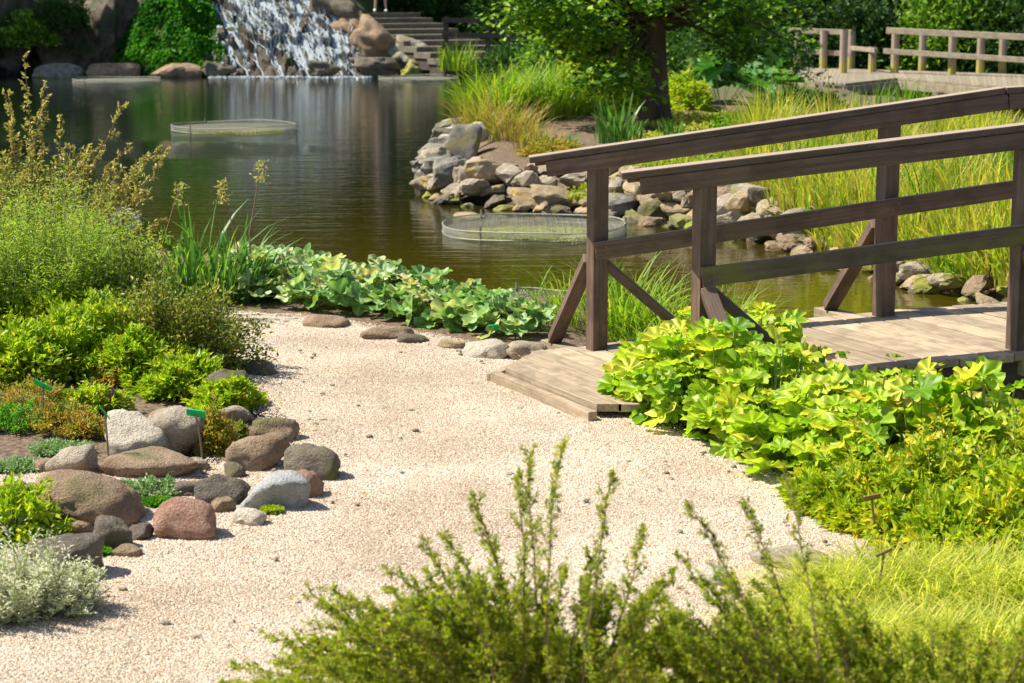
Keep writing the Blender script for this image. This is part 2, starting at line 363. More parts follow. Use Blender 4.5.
def terrain(X, Y):
    a, b, c = smooth_poly_dist(X, Y)
    n3 = np.stack([X * .8, Y * .8, 0 * X], -1).reshape(-1, 3); nz = fbm(n3, 3).reshape(X.shape)
    wob = .12 * nz
    za = np.where(a > 0, WZ + (0 - WZ) * sstep(a, 0, 1.1), WZ + a * .9)
    hb = .10 + .10 * sstep(Y, 22, 34)
    zb = np.where(b > 0, WZ - .05 + (hb - WZ) * sstep(b, 0, 1.0) + .05 * nz * sstep(b, .3, 1.5), WZ + b * .8)
    left = sstep(-X, 3.2, 6.0) + .0
    hill = left * 3.4 * sstep(Y, 58.2, 62.5) + sstep(Y, 58, 68) * .9 * (1 - left) + sstep(Y, 70, 130) * 3
    hc = .02 + hill
    zc = np.where(c > 0, WZ + (hc - WZ) * sstep(c, 0, .9), WZ + c * .8)
    z = np.maximum(np.maximum(za, zb), zc)
    z = np.maximum(z, -1.6) + np.where((a < .3), wob * .25, 0)
    # rock garden bed on the left, gently mounded
    bed = np.exp(-(((X + 2.6) / 1.4) ** 2 + ((Y - 10.6) / 1.6) ** 2)) * .10
    return z + bed * (a > .4)
def tz(x, y): return float(terrain(np.array([[float(x)]]), np.array([[float(y)]]))[0, 0])
def tzs(x, y): return terrain(np.atleast_2d(x), np.atleast_2d(y))[0]
def ground_at(u, v):
    """first point of the ground (or pond surface) on the sight line through u, v"""
    ds = np.arange(5, 62, .06); a = atd(u, v, 1.0); k = (a[2] - H); P = np.stack([a[0] * ds, ds, H + k * ds], -1)
    hit = np.where(P[:, 2] <= np.maximum(tzs(P[:, 0], P[:, 1]), WZ))[0]
    p = P[hit[0]] if len(hit) else P[-1]; return np.array([p[0], p[1], tz(p[0], p[1])])
def gridmesh(xs, ys, zf, keep=None):
    X, Y = np.meshgrid(xs, ys); Z = zf(X, Y); g = Geo()
    i = np.arange(len(ys) - 1)[:, None]; j = np.arange(len(xs) - 1)[None]; n = len(xs)
    f = np.stack([i * n + j, i * n + j + 1, (i + 1) * n + j + 1, (i + 1) * n + j], -1)
    if keep is not None: f = f[keep((X[:-1, :-1] + X[1:, 1:]) / 2, (Y[:-1, :-1] + Y[1:, 1:]) / 2)]
    g.add(np.stack([X, Y, Z], -1).reshape(-1, 3), f.reshape(-1, 4)); return g
xs = np.unique(np.concatenate([np.linspace(-150, -20, 14), np.linspace(-20, -5, 60), np.linspace(-5, 5, 110), np.linspace(5, 20, 60), np.linspace(20, 150, 14)]))
ys = np.unique(np.concatenate([np.linspace(-40, 3, 12), np.linspace(3, 20, 150), np.linspace(20, 70, 160), np.linspace(70, 400, 40)]))
m, t, b, out = newmat('soil_and_turf'); geo = t.nodes.new('ShaderNodeNewGeometry'); P_ = geo.outputs['Position']
n1 = noise(t, 1.2, P_, 6); n2 = noise(t, 30, P_, 5); sx = t.nodes.new('ShaderNodeSeparateXYZ'); t.links.new(P_, sx.inputs[0])
c = mixc(t, ramp(t, [(.35, (0, 0, 0)), (.65, (1, 1, 1))], n2.outputs[0]).outputs[0], (.06, .036, .02), (.22, .15, .095))
gr = mixc(t, n2.outputs[0], (.03, .07, .01), (.08, .13, .02))
yy = ramp(t, [(.0, (0, 0, 0)), (1, (1, 1, 1))], mathn(t, 'MULTIPLY', mathn(t, 'SUBTRACT', sx.outputs[1], 30.0), .06)).outputs[0]
c = mixc(t, mathn(t, 'MULTIPLY', yy, ramp(t, [(.36, (0, 0, 0)), (.44, (1, 1, 1))], n1.outputs[0]).outputs[0]), c, gr)
c = mixc(t, ramp(t, [(.0, (1, 1, 1)), (.03, (0, 0, 0))], mathn(t, 'ADD', sx.outputs[2], .32)).outputs[0], c, (.06, .045, .02))
t.links.new(c, b.inputs['Base Color']); b.inputs['Roughness'].default_value = .95; bump(t, n2.outputs[0], .7, .03, b)
ground = tag(gridmesh(xs, ys, terrain).build('ground', m, smooth=True), kind='structure')

# gravel path
path = [(-8, 2.0)] + [tuple(at(u, v)[:2]) for u, v in ((-60, 620), (-20, 600), (-60, 470), (60, 478), (110, 482), (180, 480), (250, 460), (300, 450), (300, 440), (268, 405), (235, 370), (215, 340), (205, 318), (235, 312), (320, 325), (400, 337), (470, 350), (520, 356), (545, 362), (600, 395), (660, 430), (740, 462), (800, 490), (868, 540), (850, 560), (770, 590), (720, 640), (760, 700))] + [(1.2, 4.6), (1.6, 2.0)]
m, t, b, out = newmat('gravel'); geo = t.nodes.new('ShaderNodeNewGeometry'); P_ = geo.outputs['Position']
vo = t.nodes.new('ShaderNodeTexVoronoi'); vo.inputs['Scale'].default_value = 95; t.links.new(P_, vo.inputs['Vector'])
hs = t.nodes.new('ShaderNodeSeparateColor'); t.links.new(vo.outputs['Color'], hs.inputs[0])
c = ramp(t, [(0, (.36, .24, .16)), (.3, (.58, .47, .35)), (.6, (.68, .59, .48)), (.8, (.54, .48, .41)), (1, (.64, .50, .40))], hs.outputs[0]).outputs[0]
nb = noise(t, 1.6, P_, 4)
c = mixc(t, 1.0, c, ramp(t, [(.35, (.80, .76, .72)), (.65, (1.08, 1.04, 1.0))], nb.outputs[0]).outputs[0], 'MULTIPLY')
t.links.new(c, b.inputs['Base Color']); b.inputs['Roughness'].default_value = .9
bump(t, mathn(t, 'SUBTRACT', 1.0, vo.outputs['Distance']), .9, .012, b)
def pathz(X, Y):
    return terrain(X, Y) + .018 + .011 * fbm(np.stack([X * 1.7, Y * 1.7, 0 * X], -1).reshape(-1, 3), 2).reshape(X.shape)
xs2 = np.arange(-8, 3.2, .05); ys2 = np.arange(2, 13.2, .05)
tag(gridmesh(xs2, ys2, pathz, lambda X, Y: inpoly(X, Y, path)).build('gravel_path', m, smooth=True), kind='structure')
# loose pebbles on the path
R = np.random.RandomState(3); g = Geo()
pb = np.array([(1, 0, 0), (0, 1, 0), (-1, 0, 0), (0, -1, 0), (0, 0, .62), (.55, .5, -.4)], float)
pbf = np.array([(0, 1, 4), (1, 2, 4), (2, 3, 4), (3, 0, 4)])
N = 800000; px = R.uniform(-3.2, 2.2, N); py = 5.2 + R.uniform(0, 1, N) ** .9 * 7.6
k = (np.abs(px / py) < .30); px, py = px[k], py[k]
inside = sdist(px, py, path); k = inside > R.uniform(-.16, .03, len(px)); px, py = px[k], py[k]
pz = tzs(px, py) + .018 + .011 * fbm(np.stack([px * 1.7, py * 1.7, 0 * px], -1), 2)
sz = R.uniform(.0026, .0058, len(px)) * np.where(R.uniform(0, 1, len(px)) < .04, 1.7, 1)
ang = R.uniform(0, 6.28, len(px)); d = np.stack([np.cos(ang), np.sin(ang), R.uniform(-.25, .25, len(px))], -1)
place(g, pb, pbf, np.stack([px, py, pz + sz * .1], -1), d, np.array([0, 0, 1.]) + R.uniform(-.3, .3, (len(px), 3)), sz * R.uniform(.8, 1.05, len(px)), sz, R.uniform(0, 1, len(px)), sz)
m, t, b, out = newmat('pebble')
c = ramp(t, [(0, (.34, .24, .17)), (.16, (.38, .28, .19)), (.35, (.58, .49, .37)), (.6, (.70, .63, .52)), (.78, (.50, .45, .39)), (.9, (.62, .47, .36)), (1, (.34, .24, .18))], attr(t, 'rnd').outputs['Fac']).outputs[0]
g_ = t.nodes.new('ShaderNodeNewGeometry'); c = mixc(t, 1.0, c, ramp(t, [(.36, (.80, .74, .68)), (.60, (1.05, 1.05, 1.03))], noise(t, 1.1, g_.outputs['Position'], 5).outputs[0]).outputs[0], 'MULTIPLY')
t.links.new(c, b.inputs['Base Color']); b.inputs['Roughness'].default_value = .8
tag(g.build('loose_pebbles', m), 'fine cream and pink pebbles covering the curving path', 'gravel', kind='stuff')

g = Geo(); R = np.random.RandomState(71); v_, f_ = ico(2); n = 420; px = R.uniform(-3, 2.2, n * 3); py = R.uniform(5.5, 12.5, n * 3); dd_ = sdist(px, py, path); k = (dd_ > 0) & (R.uniform(0, 1, n * 3) < np.exp(-dd_ * 3) * .9 + .05); px, py = px[k], py[k]
for x, y in zip(px, py):
    q = rdir(R, 6); rv = v_ / np.maximum((v_ @ q.T).max(1) * 1.1, .8)[:, None]; sz_ = R.uniform(.005, .013); g.add(rv * sz_ * np.array([R.uniform(.8, 1.5), 1, .6]) + np.array([x, y, tz(x, y) + .022]), f_)
tag(g.build('stray_stones', R_['beige']), 'scattered small stones lying on the gravel near its edges', 'stones', kind='stuff')
g = Geo(); n = 260; px = R.uniform(-3, 2.2, n * 3); py = R.uniform(5.5, 12.5, n * 3); dd_ = sdist(px, py, path); k = (dd_ > -.1) & (R.uniform(0, 1, n * 3) < np.exp(-dd_ * 1.8) * .8 + .06); px, py = px[k], py[k]; n = len(px)
place(g, LEAF_V, LEAF_F, np.stack([px, py, tzs(px, py) + .035], -1), rdir(R, n, -.1) * np.array([1, 1, .25]), nrm(R.normal(0, .25, (n, 3)) + np.array([0, 0, 1.])), R.uniform(.015, .045, n), R.uniform(.008, .02, n), R.uniform(.2, 1, n))
tag(g.build('fallen_leaves', M['bronze']), 'dry fallen leaves strewn over the gravel', 'leaf litter', kind='stuff')
# water
m, t, b, out = newmat('pond_water'); geo = t.nodes.new('ShaderNodeNewGeometry'); P_ = geo.outputs['Position']
nn = noise(t, .25, P_, 3)
sy = t.nodes.new('ShaderNodeSeparateXYZ'); t.links.new(P_, sy.inputs[0])
deep = ramp(t, [(0, (0, 0, 0)), (1, (1, 1, 1))], mathn(t, 'MULTIPLY', mathn(t, 'SUBTRACT', sy.outputs[1], 15.0), .08)).outputs[0]  # pond tone goes from brown to dark green with distance
t.links.new(mixc(t, deep, mixc(t, nn.outputs[0], (.040, .031, .002), (.064, .048, .002)), (.006, .012, .005)), b.inputs['Base Color'])
b.inputs['Roughness'].default_value = .03; b.inputs['IOR'].default_value = 1.33
w1 = noise(t, 1.0, mapping(t, P_, (1.6, 5.5, 1)), 4, .55); w2 = noise(t, 1.0, mapping(t, P_, (9, 16, 1)), 3, .6)
# breeze-roughened band in mid pond
sb = t.nodes.new('ShaderNodeVectorMath'); sb.operation = 'SUBTRACT'; t.links.new(P_, sb.inputs[0]); sb.inputs[1].default_value = (-6.0, 31.0, WZ)
sc_ = mapping(t, sb.outputs[0], (.24, .42, 1)); ln = t.nodes.new('ShaderNodeVectorMath'); ln.operation = 'LENGTH'; t.links.new(sc_, ln.inputs[0])
mask = ramp(t, [(.2, (1, 1, 1)), (.85, (.012, .012, .012))], ln.outputs['Value']).outputs[0]
hh = mathn(t, 'ADD', mathn(t, 'MULTIPLY', w1.outputs[0], .55), mathn(t, 'MULTIPLY', mathn(t, 'MULTIPLY', w2.outputs[0], mask), 2.2))
bump(t, hh, .27, .05, b)
wx = np.linspace(-150, 150, 31); wy = np.linspace(5, 90, 31)
tag(gridmesh(wx, wy, lambda X, Y: 0 * X + WZ).build('pond_water', m), kind='structure')

# ------------------------------------------------------------------ rocks
def rock_verts(dim, seed, ang=12, sub=4, rough=.06, planes=16):
    R = np.random.RandomState(seed); v, f = ico(sub); planes = 11 if ang > 9 else 15; lo = .52 if ang > 12 else .74; ang = ang * (2.6 if ang > 12 else 1.1); n = rdir(R, planes); off = R.uniform(lo, .97, planes)
    n = np.concatenate([n, np.eye(3), -np.eye(3)]); off = np.concatenate([off, np.full(6, .97)])
    q = np.maximum(v @ n.T, 0) / off; r = (q ** ang).sum(1) ** (-1 / ang); r = np.minimum(r, 1.25)
    r = r * (1 + rough * fbm(v * 2.2 + seed * 3.1, 4))
    v = v * r[:, None]; v = (v - (v.max(0) + v.min(0)) / 2) / (v.max(0) - v.min(0))
    return v * np.asarray(dim), f
_rs = [100]
def rock_at(name, c, dim, mat, label, cat='rock', group=None, ang=10, rot=0, tilt=(0, 0), sub=4, rough=.06):
    _rs[0] += 1; v, f = rock_verts(dim, _rs[0], ang, sub, rough); g = Geo(); g.add(v, f)
    o = g.build(name, R_[mat], smooth=(sub > 3)); o.location = tuple(float(q) for q in c); o.rotation_euler = (tilt[0], tilt[1], rot)
    return tag(o, label, cat, group)
def rock_px(name, u0, v0, u1, v1, mat, label, ang=9, z=None, group=None, dep=.8, rough=.11, **k):
    p = at((u0 + u1) / 2, v1, 0); zz = tz(p[0], p[1]) if z is None else z; p = at((u0 + u1) / 2, v1, zz); d = p[1]
    wd = (u1 - u0) / F * d; dp = wd * dep; ht = max((v1 - v0) / F * d - dp * .5 * (H - zz) / d, .25 * wd)
    return rock_at(name, (p[0], p[1] + dp * .45, zz + ht * .5 - ht * .12), (wd, dp, ht * 1.24), mat, label, 'rock', group, ang, rough=rough, **k)

G1 = 'boulders edging the rock garden beside the gravel path'
for a in [
    ('boulder', 100, 408, 170, 462, 'white', 'pale cream angular boulder just right of the middle green label stake', 14),
    ('boulder', 132, 402, 206, 460, 'beige', 'largest rounded beige-grey boulder left of the right-hand green label', 7),
    ('boulder', 40, 443, 98, 480, 'beige', 'pinkish-grey peaked boulder behind the long brown boulder', 12),
    ('boulder', 22, 466, 140, 532, 'brown', 'broadest low brown boulder with a smooth domed back', 6),
    ('boulder', 14, 528, 102, 586, 'dark', 'dark olive-brown boulder nearest the silver-leaved shrub', 8),
    ('boulder', 148, 492, 216, 544, 'red', 'coarse reddish-brown domed boulder at the front gravel edge', 7),
    ('boulder', 223, 430, 288, 474, 'brown', 'rounded tan boulder directly behind the light grey stone', 7),
    ('boulder', 280, 442, 340, 484, 'dark', 'brown boulder reaching furthest right into the gravel path', 9),
    ('boulder', 283, 467, 323, 501, 'red', 'small rust-red stone against the light grey stone', 8),
    ('boulder', 231, 466, 312, 514, 'grey', 'light blue-grey triangular stone on the gravel edge', 13),
    ('flat_stone', 96, 456, 198, 484, 'brown', 'flat brown slab at the foot of the cream boulder', 8),
    ('boulder', 192, 470, 248, 508, 'dark', 'dark craggy stone between the red dome and the grey stone', 14),
    ('boulder', 84, 512, 132, 556, 'dark', 'small mossy dark stone in front of the long brown boulder', 12),
    ('stone', 230, 506, 267, 529, 'white', 'small pale yellow chip of stone below the grey stone', 16),
    ('stone', 0, 477, 28, 501, 'grey', 'small whitish-lavender stone at the left end of the rock garden', 10),
    ('boulder', 248, 415, 298, 446, 'brown', 'brown stone behind the rounded tan boulder, shaded by the dark shrub', 9),
    ('flat_stone', 240, 358, 277, 379, 'dark', 'thin dark slab lying alone on the gravel right of the shrub', 9),
    ('boulder', 203, 366, 248, 408, 'dark', 'grey-black stone under the right edge of the dark spreading shrub', 12),
    ('stone', 94, 384, 116, 410, 'red', 'small upright reddish stone among the lime ground plants', 12),
    ('stone', 108, 544, 142, 562, 'brown', 'small low brown stone right of the dark olive boulder', 10),
    ('stone', 30, 455, 60, 476, 'brown', 'small brown stone tucked left of the peaked boulder', 10),
    ('stone', 170, 480, 205, 500, 'dark', 'small dark stone behind the reddish dome', 12),
    ('stone', 55, 500, 84, 522, 'dark', 'dark chip of stone leaning on the long brown boulder', 14), ('stone', 118, 522, 152, 545, 'dark', 'low mossy stone between the long brown boulder and the red dome', 13),
    ('stone', 208, 496, 236, 516, 'brown', 'small brown stone wedged left of the light grey stone', 12), ('stone', 176, 456, 208, 474, 'beige', 'small beige stone at the right end of the flat slab', 12), ('stone', 222, 462, 246, 480, 'dark', 'small dark stone under the rounded tan boulder', 12),
    ('stone', 20, 482, 46, 500, 'beige', 'small beige stone beside the whitish-lavender one', 12), ('stone', 96, 476, 130, 496, 'brown', 'brown stone behind the right end of the long brown boulder', 12), ('stone', 0, 500, 26, 522, 'brown', 'brown stone at the left edge below the whitish-lavender one', 12),
    ('stone', 262, 436, 292, 456, 'dark', 'dark stone between the tan and the furthest right boulders', 12), ('stone', 214, 404, 252, 424, 'beige', 'greyish stone beside the small yellow-green tuft', 10), ('stone', 64, 520, 92, 540, 'brown', 'small brown stone above the dark olive boulder', 12),
]: rock_px(*a, group=G1)
G2 = 'edging stones along the waterside bed'
rock_px('edging_stone', 358, 324, 414, 344, 'brown', 'flat tan edging stone below the middle of the waterside leaf row', 10, group=G2)
rock_px('edging_stone', 462, 336, 512, 360, 'white', 'whitish block of stone carrying a small green label', 16, group=G2)
rock_px('edging_stone', 505, 340, 548, 362, 'beige', 'beige edging stone touching the bridge step', 10, group=G2)
rock_px('edging_stone', 300, 314, 350, 332, 'brown', 'half-buried brown edging stone at the left of the waterside leaf row', 9, group=G2)
rock_px('edging_stone', 396, 332, 430, 348, 'dark', 'small dark brown edging stone right of the flat tan one', 10, group=G2)
rock_px('edging_stone', 436, 338, 466, 352, 'ochre', 'small ochre edging stone just left of the whitish block', 10, group=G2)
rock_px('stone', 690, 564, 732, 592, 'white', 'pale stone half hidden behind the near evergreen shrub', 11)
rock_px('flat_stone', 752, 543, 838, 574, 'beige', 'wide low grey-beige stone at the right edge of the gravel', 7)
rock_px('stone', 712, 432, 744, 448, 'red', 'rust brown stone under the lobed leaves by the gravel', 10)

# rip-rap on the peninsula shore: stones set along the bank
R = np.random.RandomState(11)
def bank(pts, rows, group, where):
    pts = [np.array(at(u, v, WZ)) for u, v in pts]
    for r, (back, dz, s0, s1, mats, step) in enumerate(rows):
        for a, b_ in zip(pts[:-1], pts[1:]):
            L = np.linalg.norm(b_ - a); n = max(1, int(round(L / step)))
            for i in range(n):
                q = a + (b_ - a) * ((i + R.uniform(.2, .8)) / n); s = R.uniform(s0 * .74, s1 * .74); mt = mats[R.randint(len(mats))]
                nm = {'beige': 'beige', 'ochre': 'ochre-stained', 'mossy': 'yellow-green mossy', 'slate': 'blue-grey', 'brown': 'brown', 'white': 'pale', 'dark': 'dark'}[mt]
                sw = 'at the waterline' if r == 0 else ('on the upper edge' if r == len(rows) - 1 else 'midway up the bank')
                rock_at('bank_stone', (q[0] + R.uniform(-.09, .09), q[1] + back + R.uniform(-.14, .14), WZ + dz * .85 + R.uniform(-.03, .05)), (s * R.uniform(1.1, 1.9), s * R.uniform(.9, 1.2), s * R.uniform(.6, .9)),
                        mt, f'{nm} angular stone {sw} of {where}', 'stone', group, R.choice([14, 18, 24]), R.uniform(0, 3), (R.uniform(-.35, .35), R.uniform(-.35, .35)), 3, .13)
bank([(428, 193), (446, 204), (500, 209), (560, 214), (610, 219)], [(.0, .02, .20, .36, ['mossy', 'ochre', 'ochre', 'dark'], .24), (.32, .17, .28, .48, ['beige', 'ochre', 'beige', 'ochre', 'slate'], .29), (.68, .36, .30, .52, ['beige', 'beige', 'ochre', 'slate', 'ochre'], .32), (1.1, .42, .2, .4, ['slate', 'beige', 'brown', 'dark'], .26)],
     'stones banking the rocky point across the pond', 'the rocky point left of the bridge posts')
bank([(610, 219), (650, 223), (710, 233), (760, 243), (805, 255)], [(.0, .02, .2, .34, ['mossy', 'mossy', 'dark', 'brown'], .22), (.3, .16, .25, .45, ['beige', 'ochre', 'slate', 'ochre', 'dark'], .32), (.62, .34, .25, .45, ['beige', 'beige', 'ochre', 'brown'], .28), (1.0, .42, .22, .42, ['beige', 'slate', 'ochre', 'dark'], .28), (1.45, .45, .18, .36, ['beige', 'brown', 'ochre', 'mossy'], .33)],
     'stones banking the shore seen through the bridge rails', 'the bank seen through the bridge rails')
bank([(805, 255), (850, 270), (900, 284), (950, 298), (1030, 314)], [(.0, .02, .20, .34, ['dark', 'mossy', 'brown', 'ochre'], .30), (.28, .12, .18, .32, ['beige', 'ochre', 'brown', 'mossy'], .34)],
     'stones along the reed bank behind the deck', 'the reed bank behind the bridge deck')
bank([(432, 190), (446, 162), (462, 138)], [(.0, .05, .3, .5, ['slate', 'beige', 'dark', 'slate'], .55), (.3, .28, .4, .6, ['slate', 'slate', 'white'], .8)],
     'stones round the left tip of the point', 'the left tip of the rocky point')
rock_at('bank_boulder', tuple(at(462, 158, -.1)[:2]) + (.05,), (.55, .5, .62), 'slate', 'biggest blue-grey boulder on the tip of the point below the dry reeds', 'rock', None, 16)
rock_at('bank_boulder', tuple(at(478, 146, 0)[:2]) + (.18,), (.3, .3, .3), 'white', 'small round pale stone beside the biggest blue-grey boulder', 'rock', None, 9)
rock_at('submerged_stone', tuple(at(470, 216, WZ)[:2]) + (WZ - .02,), (.4, .3, .12), 'ochre', 'low stone awash in front of the rocky point', 'rock', None, 9)

# ------------------------------------------------------------------ foot bridge
A0 = np.array([.474, 10.98, 0]); W = np.array([.49, -1.05, 0])
def bz(s): return .12 + .155 * s - .0215 * s * s if s > 0 else .12 + .10 * s
def bp(s, t, z=0): return A0 + np.array([s, 0, 0]) + W * t + np.array([0, 0, bz(s) + z])
def bq(s, t, z): q = A0 + np.array([s, 0, 0]) + W * t; q[2] = z; return q
br = thing('footbridge', (A0[0], A0[1], 0), 'dark brown stained wooden footbridge with plank deck, handrails and slanting props', 'bridge')
rr = random.Random(5); O = (A0[0], A0[1], 0)
def bb(g, name, mat, bev=.004): return g.build(name, M[mat], br, bevel=bev, off=O)
s = -.24
g = Geo()
while s < 7.4:
    wdt = .135; off = rr.uniform(-.01, .01)
    e = s + wdt - .012; off2 = rr.uniform(-.008, .008); dz_ = rr.uniform(-.002, .002)
    slab(g, [bp(s, -.10 + off, dz_), bp(e, -.10 + off, dz_), bp(e, 1.10 + off2, dz_), bp(s, 1.10 + off2, dz_)], .042, rr.uniform(.1, .9), rr); s += wdt
bb(g, 'deck', 'deck', .003)
g = Geo()   # lower landing boards at the path end
for k, (t0, s0) in enumerate(((-.02, -.36), (.12, -.485), (.27, -.61), (.42, -.715))):
    zk = .094 + .002 * k; slab(g, [bq(s0, t0 - .0, zk), bq(s0 + .124, t0 - .12, zk), bq(s0 + .124, 1.34, zk), bq(s0, 1.34, zk)], .04, rr.uniform(.2, .9), rr)
lp = bb(g, 'landing_boards', 'deck', .003)
g = Geo(); box(g, bq(-.765, .40, .028), bq(-.765, 1.4, .028), .05, .09, rng=rr); box(g, bq(-.785, .40, .024), bq(-.32, -.08, .024), .05, .07, rng=rr); bb(g, 'front_board', 'deck', .004)
g = Geo(); box(g, bq(-.29, -.12, .04), bq(-.29, 1.3, .04), .04, .09, rng=rr); bb(g, 'riser', 'deck')
for t_ in (-.02, 1.02):   # arched side beams in short lengths
    g = Geo(); ss = np.linspace(-.2, 7.3, 16)
    pts = np.array([bp(q, t_, -.125) for q in ss])
    for a, b_ in zip(pts[:-1], pts[1:]): box(g, a, b_ + (b_ - a) * .003, .09, .165, rng=rr)
    bb(g, 'side_beam', 'darkwood', 0)
SP = (0.0, 1.60, 3.35, 5.1, 6.9)
farrail = lambda s: 1.254 + .146 * s if s < 2.22 else 1.254 + .146 * 2.22 + .10 * (s - 2.22) - (.02 * (s - 2.22) ** 2)
nearrail = lambda s: 1.258 + .12 * s if s < 2.4 else 1.258 + .12 * 2.4 + .04 * (s - 2.4) - (.018 * (s - 2.4) ** 2)
for t_, rf, nm in ((0, farrail, 'far'), (1, nearrail, 'near')):
    for s_ in SP:
        g = Geo(); box(g, bq(s_, t_, bz(s_) - .28), bq(s_, t_, rf(s_) - .045), .092, .092, up=(W[0], W[1], 0), rng=rr); bb(g, 'post', 'paint', .005)
        sg = -1 if t_ == 0 else 1
        # outrigger prop and the cross beam it stands on
        g = Geo(); box(g, bq(s_ - .012, t_ + sg * .055, bz(s_) + .50), bq(s_ - .012, t_ + sg * .44, bz(s_) - .03), .07, .075, up=(1, 0, 0), rng=rr); bb(g, 'brace', 'paint')
        g = Geo(); box(g, bq(s_ + .01, t_ + sg * .03, bz(s_) - .085), bq(s_ + .01, t_ + sg * .55, bz(s_) - .085), .10, .08, rng=rr); bb(g, 'cross_beam', 'deck')
        if s_ == 0:
            g = Geo(); box(g, bq(s_ + .05, t_ + (-.01 if t_ == 0 else .0), bz(s_) + .48), bq(s_ + .50, t_ - .01, bz(s_ + .5) + .02), .055, .075, up=(0, 1, 0), rng=rr); bb(g, 'brace', 'paint')
    for s_ in SP[:2]:
        g = Geo(); zz = (z0s := (.685, .150) if t_ == 0 else (.690, .135))[0] + z0s[1] * s_
        for dz_ in (-.02, .02):
            c_ = bq(s_ + dz_ * .6, t_ + .079, zz + dz_); tube(g, [c_, c_ + np.array([.002, -.006, 0])], .007, 8)
        bb(g, 'bolt', 'wire', 0)
    # cap, under board and face board of the hand rail
    segs = [-.38, 2.22, 4.6, 7.2] if t_ == 0 else [-.42, 2.4, 4.8, 7.2]
    g = Geo(); g2 = Geo()
    for a, b_ in zip(segs[:-1], segs[1:]):
        box(g, bq(a, t_, rf(a) - .018), bq(b_ - .006, t_, rf(b_) - .018), .125, .036, rng=rr)
        e = .075 if a < 0 else 0
        box(g2, bq(a + e * .5, t_ - .012, rf(a + e * .5) - .049), bq(b_ - .006, t_ - .012, rf(b_) - .049), .066, .022, rng=rr)
        box(g2, bq(a + e, t_ + .040, rf(a + e) - .079), bq(b_ - .006, t_ + .040, rf(b_) - .079), .036, .084, rng=rr)
    bb(g, 'handrail', 'cap', .006); bb(g2, 'rail_board', 'paint')
    z0, sl_ = (.685, .150) if t_ == 0 else (.690, .135)
    g = Geo(); e0 = -.045
    box(g, bq(e0, t_ + .062, z0 + sl_ * e0), bq(2.3, t_ + .062, z0 + sl_ * 2.3), .034, .098, rng=rr)
    box(g, bq(2.306, t_ + .062, z0 + sl_ * 2.3), bq(6.95, t_ + .062, z0 + sl_ * 2.3 + .05), .034, .098, rng=rr)
    bb(g, 'mid_rail', 'paint' if t_ == 0 else 'paintmoss')
g = Geo()
for s_ in (1.6, 1.6, 3.35, 5.1):
    for t_ in (.0, 1.0): box(g, bq(s_ + .12, t_, -1.5), bq(s_ + .12, t_, bz(s_) - .2), .12, .12, up=(0, 1, 0), rng=rr)
    break
bb(g, 'support_post', 'darkwood')

# ------------------------------------------------------------------ distant boardwalk
def atz(u, v, z): return at(u, v, z)
DZ = .12
bw = thing('boardwalk', tuple(at(870, 80, DZ)), 'bleached wooden boardwalk with log railing crossing the far side of the pond', 'boardwalk')
BO = tuple(at(870, 80, DZ))
m, t, b, out = newmat('lichened_post'); tc = t.nodes.new('ShaderNodeTexCoord'); sx = t.nodes.new('ShaderNodeSeparateXYZ'); t.links.new(tc.outputs['Object'], sx.inputs[0])
n_ = noise(t, 5, tc.outputs['Object']); c = mixc(t, n_.outputs[0], (.20, .15, .11), (.38, .30, .22))
fz = mathn(t, 'ADD', sx.outputs[2], mathn(t, 'MULTIPLY', n_.outputs[0], .35))
c = mixc(t, ramp(t, [(.38, (1, 1, 1)), (.52, (0, 0, 0))], fz).outputs[0], c, (.34, .29, .07)); t.links.new(c, b.inputs['Base Color']); b.inputs['Roughness'].default_value = .85; M['lichen'] = m
def bwb(g, name, mat='pier', bev=.01): return g.build(name, M[mat], bw, bevel=bev, off=BO)
front = [at(700, 74, DZ), at(762, 77.6, DZ), at(845.6, 83.5, DZ), at(897, 77.8, DZ), at(988, 85, DZ), at(1060, 90, DZ), at(1200, 97, DZ)]
back = [at(690, 65.5, DZ), at(770, 66.5, DZ), at(850, 68.5, DZ), at(890, 70, DZ), at(985, 73, DZ), at(1060, 76, DZ), at(1200, 82, DZ)]
g = Geo()
for i in range(len(front) - 1):
    L = np.linalg.norm(front[i + 1] - front[i]); n = max(2, int(L / .16))
    for k in range(n):
        a = (k + .5) / n; p = front[i] * (1 - a) + front[i + 1] * a; q = back[i] * (1 - a) + back[i + 1] * a
        a1 = k / n; a2 = (k + .95) / n; c1, c2 = (front[i] * (1 - w_) + front[i + 1] * w_ for w_ in (a1, a2)); c3, c4 = (back[i] * (1 - w_) + back[i + 1] * w_ for w_ in (a2, a1))
        slab(g, [c1, c2, c3, c4], .05, rr.uniform(.2, .8), rr)
bwb(g, 'deck', bev=0)
g = Geo()
for i in range(len(front) - 1):
    a = front[i] - [0, .03, .16]; b_ = front[i + 1] - [0, .03, .16]; box(g, a, b_, .08, .20, rng=rr)
bwb(g, 'fascia')
for (u, vt, vb) in ((797, 32, 68), (823, 32, 68.5), (843, 31, 73), (851, 33, 68), (894.5, 31, 73), (922, 33, 70.5), (951.6, 33, 74.5), (980, 38, 73), (1002, 40, 73), (1040, 38, 77), (1075, 40, 79), (872, 48, 72)):
    p = at(u, vb, DZ); h = (vb - vt) / F * p[1]; g = Geo()
    tube(g, [p - [0, 0, .1], p + [0, 0, h * .5], p + [0, 0, h + .02]], [.10, .095, .095], 10); bwb(g, 'post', 'lichen', bev=0)
def rail(u0, v0, u1, v1, d0, d1, hgt=.12, nm='rail'):
    g = Geo(); box(g, atd(u0, v0, d0), atd(u1, v1, d1), .09, hgt, rng=rr); bwb(g, nm)
dA = at(800, 68, DZ)[1] - .12; dB = at(895, 73, DZ)[1] - .15; dC = at(1080, 79, DZ)[1] - .15
